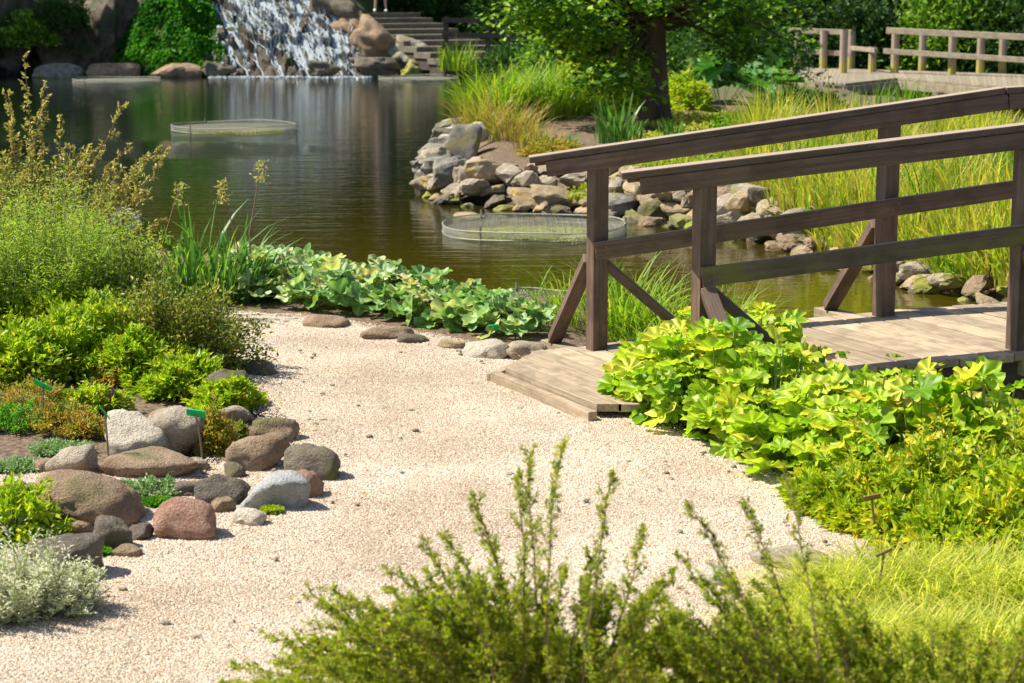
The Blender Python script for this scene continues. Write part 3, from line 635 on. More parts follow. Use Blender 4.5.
rail(778, 30, 852, 32.5, dA + .8, dA - .6, .14, 'top_rail'); rail(775, 50, 852, 54, dA + .8, dA - .6, .13, 'mid_rail')
rail(852, 48, 876, 50.5, dA - .6, dB + .1, .11, 'mid_rail')
rail(887, 30.5, 1085, 40, dB, dC, .15, 'top_rail'); rail(884, 51, 1085, 64, dB, dC, .13, 'mid_rail')
for (u, v) in ((770, 79), (845, 85), (897, 79), (940, 83), (990, 87), (1060, 92)):
    p = at(u, v, DZ); g = Geo(); tube(g, [p + [0, .12, -1.9], p + [0, .12, -.2]], .10, 10); bwb(g, 'pile', bev=0)

# ------------------------------------------------------------------ wire rings round the water plants
def wire_ring(u, v, wpx, label, n=90, hgt=.10, full=True):
    p = at(u, v, WZ); r = wpx / F * p[1] / 2; root = thing('wire_ring', (p[0], p[1], WZ), label, 'wire guard', 'round wire cages guarding plants in the pond')
    g = Geo(); th = np.linspace(0, 2 * np.pi, 49)
    wb = lambda t_: 1 + .012 * np.sin(t_ * 5 + u)
    for z in (hgt, 0.02): tube(g, np.stack([r * wb(th) * np.cos(th), r * wb(th) * np.sin(th), z + .012 * np.sin(3 * th + v)], -1), .007, 4)
    g.build('hoop', M['wire'], root)
    g = Geo(); a = np.linspace(0, 2 * np.pi, n, endpoint=False)
    for sgn in (1, -1):
        b_ = a + sgn * .16
        twigs(g, np.stack([r * np.cos(a), r * np.sin(a), 0 * a + .0], -1), np.stack([r * np.cos(b_), r * np.sin(b_), 0 * a + hgt], -1), .0022, .0022)
    for y in np.linspace(-r * .95, r * .95, int(r * 2 / .06)):
        hw = math.sqrt(max(r * r - y * y, 0)); 
        twigs(g, np.array([[-hw, y, .05]]), np.array([[hw, y, .06]]), .0022, .0022); twigs(g, np.array([[y, -hw, .055]]), np.array([[y, hw, .065]]), .0022, .0022)
    g.build('netting', M['wire'], root)
    for k in (0.02, 2.2, 4.1):
        g = Geo(); tube(g, [(r * math.cos(k), r * math.sin(k), -.8), (r * math.cos(k), r * math.sin(k), hgt + .06)], .012, 6); g.build('stake', M['pier'], root)
    return p, r
R = np.random.RandomState(21)
wire_ring(117, 82, 86, 'farthest left wire ring near the green mound')
p, r = wire_ring(234, 130, 124, 'wire ring in mid pond in front of the waterfall reflection')
wire_ring(418, 80, 78, 'pale wire ring beside the rock ridge at the far shore')
wire_ring(40, 226, 200, 'wire ring half hidden behind the feathery shrub', 140)
wire_ring(540, 303, 80, 'small wire ring just behind the large leaves by the bridge', 80, .07)
p2, r2 = wire_ring(534, 233, 184, 'wide wire ring in front of the rocky point', 150)
for (p, r, n, lb) in ((p2, r2, 700, 'flat patch of yellow-green water weed inside the wide wire ring'), (p, r, 500, 'flat patch of yellow-green water weed inside the mid-pond ring')):
    g = Geo(); a = R.uniform(0, 6.28, n); q = np.sqrt(R.uniform(0, 1, n)) * r * .8; x = q * np.cos(a); y = q * np.sin(a) * .7 - .1 * r
    a2 = R.uniform(0, 6.28, n)
    place(g, LEAF_V, LEAF_F, np.stack([x, y, 0 * x + .012], -1), np.stack([np.cos(a2), np.sin(a2), .08 + 0 * a2], -1), np.array([0, 0, 1.]), R.uniform(.05, .10, n), R.uniform(.03, .06, n), R.uniform(.2, 1, n))
    o = g.build('water_weed', M['cover']); o.location = (p[0], p[1], WZ); tag(o, lb, 'water plants', kind='stuff')

# ------------------------------------------------------------------ plant builders
def clump(name, u, v, label, cat, mat, n, hgt, wid, rad, bend=(.2, .7), z=None, xy=None, group=None, lean=None, rlo=0., rhi=1., seed=None, stalks=0):
    """tuft of reeds or grass"""
    R = np.random.RandomState(seed if seed is not None else int(abs(u * 7 + v * 13)) % 9999)
    if xy is None:
        p = ground_at(u, v) if z is None else at(u, v, z); p[2] = max(p[2], WZ - .1)
    else: p = np.array([xy[0], xy[1], tz(*xy) if z is None else z])
    root = thing(name, p, label, cat, group); g = Geo()
    a = R.uniform(0, 6.28, n); q = np.sqrt(R.uniform(0, 1, n)) * rad
    base = np.stack([q * np.cos(a), q * np.sin(a) * .8, 0 * a - .02], -1)
    head = np.where(R.uniform(0, 1, n) < .65, a, R.uniform(0, 6.28, n)) if lean is None else R.normal(lean, .8, n)
    hh = hgt * R.uniform(.45, 1.05, n) * (1 - .25 * (q / rad) ** 2)
    blades(g, base, head, hh, wid * R.uniform(.6, 1.2, n), R.uniform(*bend, n), np.clip(R.normal((rlo + rhi) / 2, (rhi - rlo) / 3.2, n), rlo, rhi))
    g.build('blades', M[mat], root)
    if stalks:
        for k in range(stalks):
            g = Geo(); gs = Geo()
            gs = Geo(); aa = R.uniform(0, 6.28); x, y = math.cos(aa) * rad * .5, math.sin(aa) * rad * .5; L = hgt * R.uniform(1.0, 1.3)
            tip = np.array([x + R.uniform(-.1, .15), y, L]); tube(g, [(x, y, 0), (x * .9 + .0, y, L * .5), tip], [.006, .005, .003], 4)
            m_ = 90; t_ = R.uniform(0, 1, m_); pp = tip + np.stack([R.normal(0, .022, m_), R.normal(0, .02, m_), -t_ * .16 + .04], -1)
            place(gs, QL_V, QL_F, pp, rdir(R, m_, -.2), rdir(R, m_), .03, .012, R.uniform(.3, 1, m_))
            g.build('flower_stalk', M['brownstem'], root); gs.build('seed_head', M['bronze'], root)
    return root
LOBE = [lobed(s_, 7) for s_ in range(3)] + [lobed(9 + s_, 9, 3, 37, .18, .11) for s_ in range(3)]
ROUND = [lobed(30 + s_, 5, 4, 31, .30, .14) for s_ in range(5)]
def bigleaf(name, x, y, label, cat, mat, n, rad, hgt, size, tmpl=LOBE, group=None, seed=1, rlo=0, rhi=1, dome=.6, up=.5, ry=None):
    """herbaceous clump: long stalks each carrying one big leaf, a domed canopy"""
    R = np.random.RandomState(seed); z = tz(x, y); root = thing(name, (x, y, z), label, cat, group); g = Geo(); gs = Geo(); ry = ry or rad
    a = R.uniform(0, 6.28, n); q = np.sqrt(R.uniform(0, 1, n)); px = q * np.cos(a) * rad; py = q * np.sin(a) * ry
    pz = hgt * (1 - dome * q ** 2) * R.uniform(.62, 1.08, n); low = R.uniform(0, 1, n) < .42; pz = np.where(low, pz * R.uniform(.25, .75, n), pz)
    pos = np.stack([px, py, np.maximum(pz, .03)], -1)
    d = nrm(np.stack([np.cos(a) * .9 + R.normal(0, .5, n), np.sin(a) * .9 + R.normal(0, .5, n), R.uniform(-.25, .45, n)], -1))
    nn_ = nrm(np.stack([np.cos(a) * q * .6 + R.normal(0, .35, n), np.sin(a) * q * .6 - .15 + R.normal(0, .35, n), np.full(n, up) + .5], -1))
    L = size * R.uniform(.5, 1.15, n); rn = np.clip(R.normal((rlo + rhi) / 2, (rhi - rlo) / 3.5, n) + .15 * (pz / hgt - .5), rlo, rhi)
    for k, (V, T, Q, GC) in enumerate(tmpl):
        i = np.where(np.arange(n) % len(tmpl) == k)[0]
        if len(i) == 0: continue
        m_ = len(V); bpos, bd, bn = pos[i], d[i], nn_[i]
        xx = nrm(np.cross(bd, bn)); zz = np.cross(xx, bd); Lh = (L[i] / 2)[:, None, None]
        v = bpos[:, None] + (V[None, :, 0:1] * xx[:, None] + V[None, :, 1:2] * bd[:, None] + V[None, :, 2:3] * zz[:, None]) * Lh
        v[..., 2] = np.maximum(v[..., 2], .004)
        base_n = g.n; st = np.arange(len(i))[:, None, None] * m_
        g.add(v.reshape(-1, 3), (st + Q[None]).reshape(-1, 4), np.repeat(rn[i], len(Q)), np.tile(GC, (len(i), 1)))
        g.loops.append((base_n + st + T[None]).ravel()); g.sizes.append(np.full(len(i) * len(T), 3)); g.rnd.append(np.repeat(rn[i], len(T)))
    g.build('foliage', M[mat], root, smooth=True)
    b0 = np.stack([px * .30, py * .30, 0 * px], -1); mid = (b0 + pos) / 2 + np.array([0, 0, .02])
    twigs(gs, b0, mid, .006, .005); twigs(gs, mid, pos, .005, .004); gs.build('stems', M['greenstem'], root)
    return root
def bush(name, x, y, label, cat, mat, rx, ry, hgt, nb, lpb, leaf, seed=1, group=None, aspect=.5, spread=.12, stemmat='twig', up=.35, rlo=0, rhi=1, shell=.55, z=None, tall=0, flower=None, lean=(0, 0)):
    """woody or leafy bush: branches to points in a lumpy dome, leaves strung round the branch ends"""
    R = np.random.RandomState(seed); zz = tz(x, y) if z is None else z; root = thing(name, (x, y, zz), label, cat, group); g = Geo(); gs = Geo()
    dd = rdir(R, nb, -.05); rad = (shell + (1 - shell) * R.uniform(0, 1, nb) ** .6) * (1 + .22 * fbm(dd * 2 + seed, 2))
    tip = dd * rad[:, None] * np.array([rx, ry, hgt]) + np.array([lean[0], lean[1], 0]) * (dd[:, 2:3] * rad[:, None]); tip[:, 2] = np.maximum(tip[:, 2], .03)
    b0 = tip * np.array([.12, .12, 0]); mid = tip * np.array([.55, .55, .6]) + R.normal(0, .03 * hgt, (nb, 3)); mid[:, 2] = np.maximum(mid[:, 2], .01)
    twigs(gs, b0, mid, .010 * hgt + .002, .006 * hgt + .0015); twigs(gs, mid, tip, .006 * hgt + .0015, .001)
    gs.build('branches', M[stemmat], root)
    bi = np.repeat(np.arange(nb), lpb); n = len(bi); t_ = R.uniform(.25, 1.05, n)
    pos = mid[bi] + (tip - mid)[bi] * t_[:, None] + R.normal(0, spread * (rx + hgt) / 2, (n, 3)) * (1.1 - .5 * t_)[:, None]
    pos[:, 2] = np.maximum(pos[:, 2], .01)
    ld_ = nrm(dd[bi] * .8 + R.normal(0, .6, (n, 3)) + np.array([0, 0, .2])); ln_ = nrm(R.normal(0, .5, (n, 3)) + np.array([0, -.1, up + .6]))
    L = leaf * R.uniform(.6, 1.25, n); rb = R.uniform(-.18, .18, nb)[bi]
    rn = np.clip((rlo + rhi) / 2 + R.normal(0, (rhi - rlo) / 4.5, n) + rb * (rhi - rlo), 0, 1)
    place(g, LEAF_V, LEAF_F, pos, ld_, ln_, L, L * aspect, rn)
    g.build('foliage', M[mat], root)
    if flower:
        fm, fn, fs = flower; i = R.randint(0, n, fn); gf = Geo(); pf = pos[i] * 1.04
        place(gf, LEAF_V, LEAF_F, pf, rdir(R, fn, 0), rdir(R, fn, 0), fs, fs * .8, R.uniform(0, 1, fn)); gf.build('blossom', M[fm], root)
    return root
def PX(u, v, z=0): p = at(u, v, z); return p[0], p[1]

# ------------------------------------------------------------------ trees
def tree(name, x, y, label, mat, trunk_r, hgt, crown_r, crown_z0, n_clump, lpc, leaf, seed=1, group=None, clump_r=.7, extra=None, z=None, limbs=9, squash=1.0, full=False):
    R = np.random.RandomState(seed); zz = (tz(x, y) if z is None else z) - .05; root = thing(name, (x, y, zz), label, 'tree', group)
    g = Geo(); k = 14; t_ = np.linspace(0, 1, k); th = np.stack([.25 * np.sin(t_ * 3 + seed) * t_, .2 * np.sin(t_ * 2.2 + seed * 2) * t_, t_ * hgt * .8], -1)
    rad = trunk_r * (1 - .75 * t_) * (1 + .22 * np.exp(-t_ * 30)); tube(g, th, rad, 14); g.build('trunk', M['bark'], root, smooth=True)
    dd = rdir(R, n_clump, -.75); rr_ = R.uniform(.35, 1, n_clump) ** .5 * (1 + .2 * fbm(dd * 2.3 + seed, 2))
    cz = (crown_z0 + hgt) / 2; hz = (hgt - crown_z0) / 2
    cp = dd * rr_[:, None] * np.array([crown_r, crown_r * squash, hz]) + np.array([0, 0, cz])
    if full:       # crown leafy down to the ground, tapering at the top
        q = R.uniform(0, 1, n_clump); a = R.uniform(0, 6.28, n_clump); ra = crown_r * (1 - .75 * q ** 2.2) * np.sqrt(R.uniform(.15, 1, n_clump))
        cp = np.stack([ra * np.cos(a), ra * np.sin(a), crown_z0 + q * (hgt - crown_z0)], -1)
    if extra is not None: cp = np.concatenate([cp, np.asarray(extra)])
    nC = len(cp); gs = Geo()
    # limbs: grouped branching towards clumps
    li = R.randint(0, nC, limbs)
    for q in range(nC):
        anchor = int(np.clip((cp[q, 2] - .25 * hgt * .3) / (hgt * .8) * (k - 1) * .75 + 2, 3, k - 1))
        a = th[anchor]; b_ = cp[q]; m_ = a + (b_ - a) * .55 + np.array([0, 0, .12 * np.linalg.norm(b_ - a)]) + R.normal(0, .1, 3)
        r0 = trunk_r * R.uniform(.10, .26); tube(gs, [a, a + (m_ - a) * .5 + R.normal(0, .05, 3), m_, m_ + (b_ - m_) * .5 + R.normal(0, .05, 3), b_], np.linspace(r0, r0 * .12, 5), 5)
    gs.build('limbs', M['bark'], root, smooth=True)
    ci = np.repeat(np.arange(nC), lpc); n = len(ci); off = rdir(R, n) * (R.uniform(0, 1, n) ** .45)[:, None] * clump_r * np.array([1.1, 1.1, .62]) * (R.uniform(.6, 1.25, nC)[ci])[:, None]
    pos = cp[ci] + off; ang = R.uniform(0, 6.28, n)
    ld_ = nrm(np.stack([np.cos(ang), np.sin(ang), R.uniform(-.7, .2, n)], -1)); ln_ = nrm(R.normal(0, .45, (n, 3)) + np.array([0, 0, 1.]) + off * .4)
    L = leaf * R.uniform(.6, 1.2, n); rn = np.clip(.45 + R.normal(0, .2, n) + R.uniform(-.22, .22, nC)[ci], 0, 1)
    g = Geo(); place(g, LEAF_V, LEAF_F, pos, ld_, ln_, L, L * .62, rn) if leaf < .12 else place(g, QL_V, QL_F, pos, ld_, ln_, L, L * .8, rn)
    g.build('crown', M[mat], root); return root
# the tree on the point, its low branches hang into the picture on both sides
tx, ty = PX(655, 128, .1)
R = np.random.RandomState(8); ex = []
def px_pt(u, v, d): q = atd(u, v, d); return (q[0] - tx, q[1] - ty, q[2] - tz(tx, ty) + .05)
for (u0, v0, u1, v1, n) in ((525, 0, 640, 28, 16), (540, 22, 640, 60, 15), (580, 55, 632, 95, 8), (515, -5, 560, 35, 6), (690, 0, 790, 34, 13), (725, 30, 790, 60, 4), (600, -40, 820, 0, 16), (480, -60, 600, 0, 12)):
    for q in range(n): ex.append(px_pt(R.uniform(u0, u1), R.uniform(v0, v1), ty + R.uniform(-1.3, 1.2)))
tree('broadleaf_tree', tx, ty, 'leafy tree with a straight dark trunk and low drooping branches on the point', 'treeleaf', .225, 8.5, 3.3, 3.3, 90, 120, .12, 4, clump_r=.46, extra=ex)

R = np.random.RandomState(77)
bgt = [(-19, 66, 13, 'dark'), (-14.5, 70, 14, 'mid'), (-10.5, 66.5, 12, 'dark'), (-7.0, 68, 14, 'mid'), (-3.6, 69, 13, 'dark'), (-.6, 70, 14, 'dark'), (2.4, 68, 12, 'mid'),
       (5.2, 65, 12, 'dark'), (8.2, 67, 14, 'dark'), (11.0, 63, 12, 'mid'), (13.6, 66, 13, 'dark'), (16.6, 61, 13, 'mid'), (20.5, 64, 14, 'dark'), (-20.2, 58.2, 9.0, 'dark'), (26, 62, 14, 'dark'), (-32, 58, 14, 'mid'), (33, 58, 14, 'dark')]
places = ['beyond the left end of the far rock wall', 'above the pink-flowering shrubs', 'above the green mound', 'above the waterfall', 'behind the top of the stone steps', 'behind the dark fence by the steps', 'behind the reeds of the point',
          'behind the trunk of the tree on the point', 'behind the left end of the boardwalk', 'behind the boardwalk corner', 'behind the gap in the boardwalk railing', 'behind the right half of the boardwalk', 'at the right edge behind the boardwalk',
          'just outside the left of the rock wall, shading it', 'farthest right beyond the boardwalk', 'outermost left at the pond end', 'outermost right at the pond end']
for i, (x, y, h, kd) in enumerate(bgt):
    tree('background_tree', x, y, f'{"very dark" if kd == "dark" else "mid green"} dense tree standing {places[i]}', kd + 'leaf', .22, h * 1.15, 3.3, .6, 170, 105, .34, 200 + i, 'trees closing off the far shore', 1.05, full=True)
for i, (x, y, h) in enumerate(((-30, 82, 25), (-22, 84, 27), (-14, 83, 25), (-6.5, 85, 28), (1, 83, 26), (8.5, 84, 27), (16, 82, 25), (23.5, 83, 27), (31, 80, 25))):
    tree('added_rear_tree', x, y, 'very tall dark tree added in the rear row to darken the pond reflection', 'darkleaf', .4, h, 5.2, .8, 200, 80, .6, 260 + i, 'tall trees added as a rear row', 1.7, full=True)  # rear row added to block bright sky from the pond's reflection
hx = [(-21, 62.5), (-17.5, 63.2), (-9, 63.6), (-3.2, 65.5), (.2, 63), (1.6, 61.5), (3.4, 60), (5.4, 58.5), (7.4, 56.5), (9.6, 55.6), (11.8, 55.2), (14, 54.6), (16.4, 54), (19, 53.5), (22, 53)]
where = ['at the far left of the shore', 'left above the rock wall', 'above the mound', 'beside the upper steps', 'behind the dark fence', 'right of the dark fence', 'behind the reeds', 'left of the tree trunk far back', 'right of the tree trunk far back', 'behind the start of the boardwalk',
         'behind the boardwalk corner post', 'behind the short post of the railing', 'behind the middle of the long railing', 'behind the right end of the railing', 'past the right end of the railing']
for i, (x, y) in enumerate(hx):
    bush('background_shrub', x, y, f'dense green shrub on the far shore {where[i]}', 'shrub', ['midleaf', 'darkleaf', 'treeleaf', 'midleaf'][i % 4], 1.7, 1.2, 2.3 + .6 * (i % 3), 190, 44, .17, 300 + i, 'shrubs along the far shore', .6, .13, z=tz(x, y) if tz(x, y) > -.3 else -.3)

# ------------------------------------------------------------------ waterfall, ridge, rock wall
wf = thing('waterfall', (-6.2, 58, WZ), 'white water tumbling down a broad cascade of dark blocks into the pond', 'waterfall')
R = np.random.RandomState(31)
nx, ny = 90, 110; U, Vv = np.meshgrid(np.linspace(0, 1, nx), np.linspace(0, 1, ny))
cellc = R.uniform(0, 1, (170, 2)) * np.array([1.0, 1.0]); cellh = R.uniform(-.26, .26, 170)
def bed(U, Vv):
    """stepped blocks: U across, Vv from foot to top"""
    q = np.stack([U.ravel() * 1.35, Vv.ravel()], -1); c2 = cellc * np.array([1.35, 1.0])
    d2 = ((q[:, None] - c2[None]) ** 2).sum(-1); idx = np.argsort(d2, 1)[:, :2]; i0 = idx[:, 0]
    e = np.sqrt(np.take_along_axis(d2, idx, 1)); edge = sstep(e[:, 1] - e[:, 0], 0, .03)
    return ((cellh[i0]) * edge).reshape(U.shape), edge.reshape(U.shape), i0.reshape(U.shape)
hb_, eb, _i = bed(U, Vv)
def wfpt(U, Vv, h):
    xl = -8.55 - 1.9 * Vv; xr = -4.05 - 1.75 * Vv
    x = xl + (xr - xl) * U; y = 57.6 + 4.4 * Vv - h * .5; z = WZ - .1 + 3.7 * Vv ** .9 + h * .6
    return np.stack([x + 6.2, y - 58, z - WZ], -1)
g = Geo(); i = np.arange(ny - 1)[:, None]; j = np.arange(nx - 1)[None]
fc = np.stack([i * nx + j, i * nx + j + 1, (i + 1) * nx + j + 1, (i + 1) * nx + j], -1).reshape(-1, 4)
nzz = fbm(np.stack([U.ravel() * 14, Vv.ravel() * 14, 0 * U.ravel()], -1), 3).reshape(U.shape) * .05
g.add(wfpt(U, Vv, hb_ + nzz - .1 * (1 - eb)).reshape(-1, 3), fc); g.build('rock_bed', R_['cliff'], wf, smooth=False)
g = Geo()
nS, nK = 560, 46     # strands of falling water that seek the gaps between the blocks
u = np.where(R.uniform(0, 1, nS) < .4, R.uniform(.03, .97, nS), np.clip(R.choice([.16, .4, .55, .72, .86], nS) + R.normal(0, .07, nS), .02, .98)); v1 = R.uniform(.2, 1.02, nS); ln_s = R.uniform(.12, .5, nS)
us, vs_ = [u], [v1]
for q in range(1, nK):
    vq = np.maximum(v1 - ln_s * q / (nK - 1), 0); best = us[-1]; bh = np.full(nS, 9.)
    for du in (-.014, -.007, 0, .007, .014):
        cu = np.clip(us[-1] + du, .01, .99); h_, _e, _x = bed(cu[None], vq[None]); h_ = h_[0] + abs(du) * 2 - .06 * (1 - _e[0]); best = np.where(h_ < bh, cu, best); bh = np.minimum(h_, bh)
    free = np.arange(nS) % 3 == 0; best = np.where(free, np.clip(us[-1] + R.normal(0, .006, nS), .01, .99), best); us.append(best); vs_.append(vq)
us = np.array(us).T; vs_ = np.array(vs_).T; hh_, e_, _x = bed(us, vs_); P = wfpt(us, vs_, hh_ - .1 * (1 - e_) + .05); wdt = R.uniform(.004, .021, nS)[:, None, None] * (.6 + .8 * R.uniform(0, 1, (nS, nK, 1)))
sd_ = np.array([1, .1, .05]) * wdt; v = np.stack([P - sd_, P + sd_], 2).reshape(nS, -1, 3); q = np.arange(nK - 1); fq = np.stack([2 * q, 2 * q + 1, 2 * q + 3, 2 * q + 2], -1)
g.add(v.reshape(-1, 3), (np.arange(nS)[:, None, None] * 2 * nK + fq[None]).reshape(-1, 4))
m, t, b, out = newmat('white_water'); b.inputs['Base Color'].default_value = (.40, .45, .48, 1); b.inputs['Roughness'].default_value = .25
g.build('falling_water', m, wf)
g = Geo(); n = 900; x = R.uniform(-8.6, -4.0, n) + 6.2; y = 57.3 - np.abs(R.normal(0, .25, n)) - 58
v, f = ico(1)
place(g, pb, pbf, np.stack([x, y, .01 + 0 * x], -1), rdir(R, n), np.array([0, 0, 1.]), R.uniform(.01, .05, n), R.uniform(.01, .06, n), .5); g.build('foam', m, wf)
for a in ((352, 36, 408, 74, 'brown', 'left-hand slanting slab of the rock ridge beside the waterfall', 59.0, .75, (2.3, 1.6, 1.35)), (318, -2, 366, 38, 'dark', 'upper slanting slab of the rock ridge beside the waterfall', 60.0, .7, (2.3, 1.6, 1.5)), (345, 20, 385, 60, 'brown', 'cracked middle slab of the rock ridge beside the waterfall', 59.8, .8, (2.2, 1.5, 1.1)),
          (285, -34, 335, 12, 'dark', 'topmost slab of the rock ridge above the waterfall edge', 61.5, .8, (2.0, 1.8, 1.8)), (392, 42, 442, 74, 'slate', 'grey-green boulder ending the rock ridge near the steps', 58.4, .35, (1.7, 1.3, 1.05)),
          (350, 55, 400, 78, 'dark', 'dark boulder at the foot of the waterfall on its right', 57.7, .2, (1.5, .9, .7)), (400, 62, 432, 78, 'mossy', 'small mossy boulder at the water below the rock ridge', 57.6, .1, (.9, .7, .6)),
          (305, 62, 340, 78, 'dark', 'dark wet boulder in the foot of the cascade', 57.4, .2, (1.0, .7, .5)), (205, 64, 235, 78, 'dark', 'dark boulder between the green mound and the cascade', 57.5, .2, (1.0, .7, .5))):
    u0, v0, u1, v1, mt, lb, d_, tl, dm = a; q = atd((u0 + u1) / 2, (v0 + v1) / 2, d_)
    rock_at('ridge_boulder', q, dm, mt, lb, 'rock', 'boulders of the ridge by the waterfall', 17, .3, (0, tl), 4, .20)
wl = [(-17.4, 'leftmost'), (-16.0, 'second from the left'), (-14.7, 'ivy-streaked'), (-13.4, 'middle'), (-12.2, 'brown cracked'), (-11.1, 'tall ribbed'), (-10.2, 'right-hand')]
for i, (x, nm) in enumerate(wl):
    rock_at('cliff_block', (x, 59.3 + .2 * (i % 2), .75), (1.6, 2.0, 3.0 + .3 * (i % 3)), 'cliff', f'{nm} tall dark block of the rock wall on the far shore', 'rock', 'blocks of the rock wall on the far shore', 16, .2 * i, (0, .25), 5, .24)
for i, (x, lb) in enumerate(((-15.6, 'low dark rock at the water below the left of the rock wall'), (-13.0, 'low grey rock at the water below the middle of the rock wall'), (-11.4, 'low brown rock at the water below the ribbed block'), (-9.6, 'flat brown rock at the water below the green mound'))):
    rock_at('shore_rock', (x, 57.5, WZ + .1), (1.5, .8, .6), ['dark', 'slate', 'brown', 'brown'][i], lb, 'rock', 'low rocks at the far waterline', 12, 0, (0, 0), 3)
# grassy mound of ground cover left of the cascade
R = np.random.RandomState(51); root = thing('leafy_mound', (-9.7, 60.2, WZ), 'bright green mound of creeping leaves left of the waterfall', 'ground cover'); g = Geo(); n = 30000
a = R.uniform(0, np.pi * 2, n); q = np.sqrt(R.uniform(0, 1, n)); X = q * np.cos(a) * 2.4; Y = q * np.sin(a) * 2.7
Z = 2.7 * (1 - q ** 1.6) * (1 - .38 * X / 2.4) + .26 * fbm(np.stack([X * 2.4, Y * 2.4, 0 * X], -1), 3) + .10
pos = np.stack([X, Y, Z], -1); place(g, LEAF_V, LEAF_F, pos, nrm(np.stack([X * .3, Y * .3 - .5, -.5 + R.normal(0, .4, n)], -1) + R.normal(0, .4, (n, 3))), nrm(np.stack([X * .3, -.6 + 0 * X, 1 + 0 * X], -1) + R.normal(0, .35, (n, 3))), R.uniform(.08, .17, n), .10, np.clip(.4 + .25 * fbm(pos * 1.5, 2) + R.normal(0, .15, n) + .1 * X, 0, 1)); g.build('foliage', M['moundleaf'], root)
def mz(X, Y): q = np.minimum(np.hypot(X / 2.4, Y / 2.7), 1); return 2.7 * (1 - q ** 1.6) * (1 - .38 * X / 2.4) * .97
g = gridmesh(np.linspace(-2.5, 2.5, 50), np.linspace(-2.8, 2.8, 50), mz); g.build('soil', ground.data.materials[0], root, smooth=True)
for i, (x, y, hh_, mt, fl, lb) in enumerate(((-16.6, 61.0, 1.2, 'midleaf', ('pink', 260, .12), 'pink-flowering shrub on top of the far left rock wall'), (-14.3, 61.2, 1.0, 'treeleaf', ('pink', 160, .12), 'light green shrub with a few pink flowers above the ivy-streaked block'),
                                        (-12.3, 61.0, 1.1, 'midleaf', ('pink', 300, .12), 'pink-flowering shrub above the brown cracked block'), (-10.9, 61.6, 1.2, 'treeleaf', ('pink', 240, .12), 'pink-flowering shrub just left of the green mound'), (-18.2, 60.6, 1.3, 'midleaf', None, 'plain green shrub at the left end of the rock wall'))):
    bush('flowering_shrub', x, y, lb, 'shrub', mt, 1.2, 1.0, hh_, 90, 40, .12, 400 + i, 'shrubs on the far rock wall', .6, .13, z=1.9, flower=fl)
for i, (x, y, z_, mt, lb) in enumerate(((-17.0, 57.9, .3, 'midleaf', 'leafy shrub at the foot of the left rock wall'), (-13.9, 58.0, .5, 'treeleaf', 'ivy-like shrub covering the middle of the rock wall'), (-12.9, 58.1, 1.0, 'midleaf', 'dark shrub spilling over the brown cracked block'), (-16.0, 58.2, 1.3, 'midleaf', 'shrub hanging from the upper left rock wall'))):
    bush('trailing_shrub', x, y, lb, 'shrub', mt, .85, .5, 1.0, 80, 34, .12, 425 + i, 'shrubs trailing over the far rock wall', .6, .15, z=z_)
bush('trailing_shrub', -15.2, 58.2, 'dark green trailer hanging down the left rock wall', 'shrub', 'midleaf', .5, .4, 1.5, 60, 30, .12, 420, None, .6, .15, z=.2)

# steps, fence and the walker
st0 = np.array(at(488, 58, .20)); st1 = np.array([-3.95, 62.0, 1.41])
steps = thing('stone_steps', st0, 'broad weathered steps climbing to the left beside the rock ridge', 'steps'); dirs = nrm((st1 - st0) * [1, 1, 0]); side = np.array([dirs[1], -dirs[0], 0])
for k in range(9):
    c_ = st0 + (st1 - st0) * (k / 8.0) + dirs * .4; c_[2] -= .0; g = Geo(); box(g, c_ - side * 1.5 - [0, 0, .09], c_ + side * 1.3 - [0, 0, .09], .92, .18, rng=rr); g.build('step', M['stepstone'], steps, bevel=.015, off=st0)
    g = Geo(); box(g, c_ - side * 1.45 - [0, 0, .34], c_ + side * 1.25 - [0, 0, .34], .8, .30, rng=rr); g.build('riser', M['darkwood'], steps, off=st0)
fn = thing('wooden_fence', atd(446, 58, 56.5), 'low dark post and rail fence in front of the steps', 'fence'); fo = np.array(fn.location)
for (u, v0, v1) in ((446, 17, 60), (488, 26, 58), (508, 20, 62)):
    a, b_ = atd(u, v0, 56.5), atd(u, v1 + 8, 56.5); g = Geo(); box(g, b_, a, .14, .14, up=(0, 1, 0), rng=rr); g.build('post', M['darkwood'], fn, off=fo)
for (v0, v1) in ((20, 22), (34, 37), (47, 50)):
    g = Geo(); box(g, atd(442, v0, 56.4), atd(530, v1, 56.4), .06, .13, rng=rr); g.build('rail', M['darkwood'], fn, off=fo)
def skinmesh(name, verts, edges, radii, mat, parent, root=0):
    me = bpy.data.meshes.new(name); me.from_pydata([tuple(v) for v in verts], edges, []); o = bpy.data.objects.new(name, me); COL.objects.link(o); o.parent = parent
    sk = o.modifiers.new('skin', 'SKIN'); sk.use_smooth_shade = True
    for v, r in zip(me.skin_vertices[0].data, radii): v.radius = r if isinstance(r, tuple) else (r, r)
    me.skin_vertices[0].data[root].use_root = True; ss_ = o.modifiers.new('subd', 'SUBSURF'); ss_.levels = 2; ss_.render_levels = 2
    me.materials.append(mat); return o
pp = atd(380.5, 12, 61.6); pr = thing('person', pp, 'walker with bare legs and white shoes standing at the top of the steps', 'person')
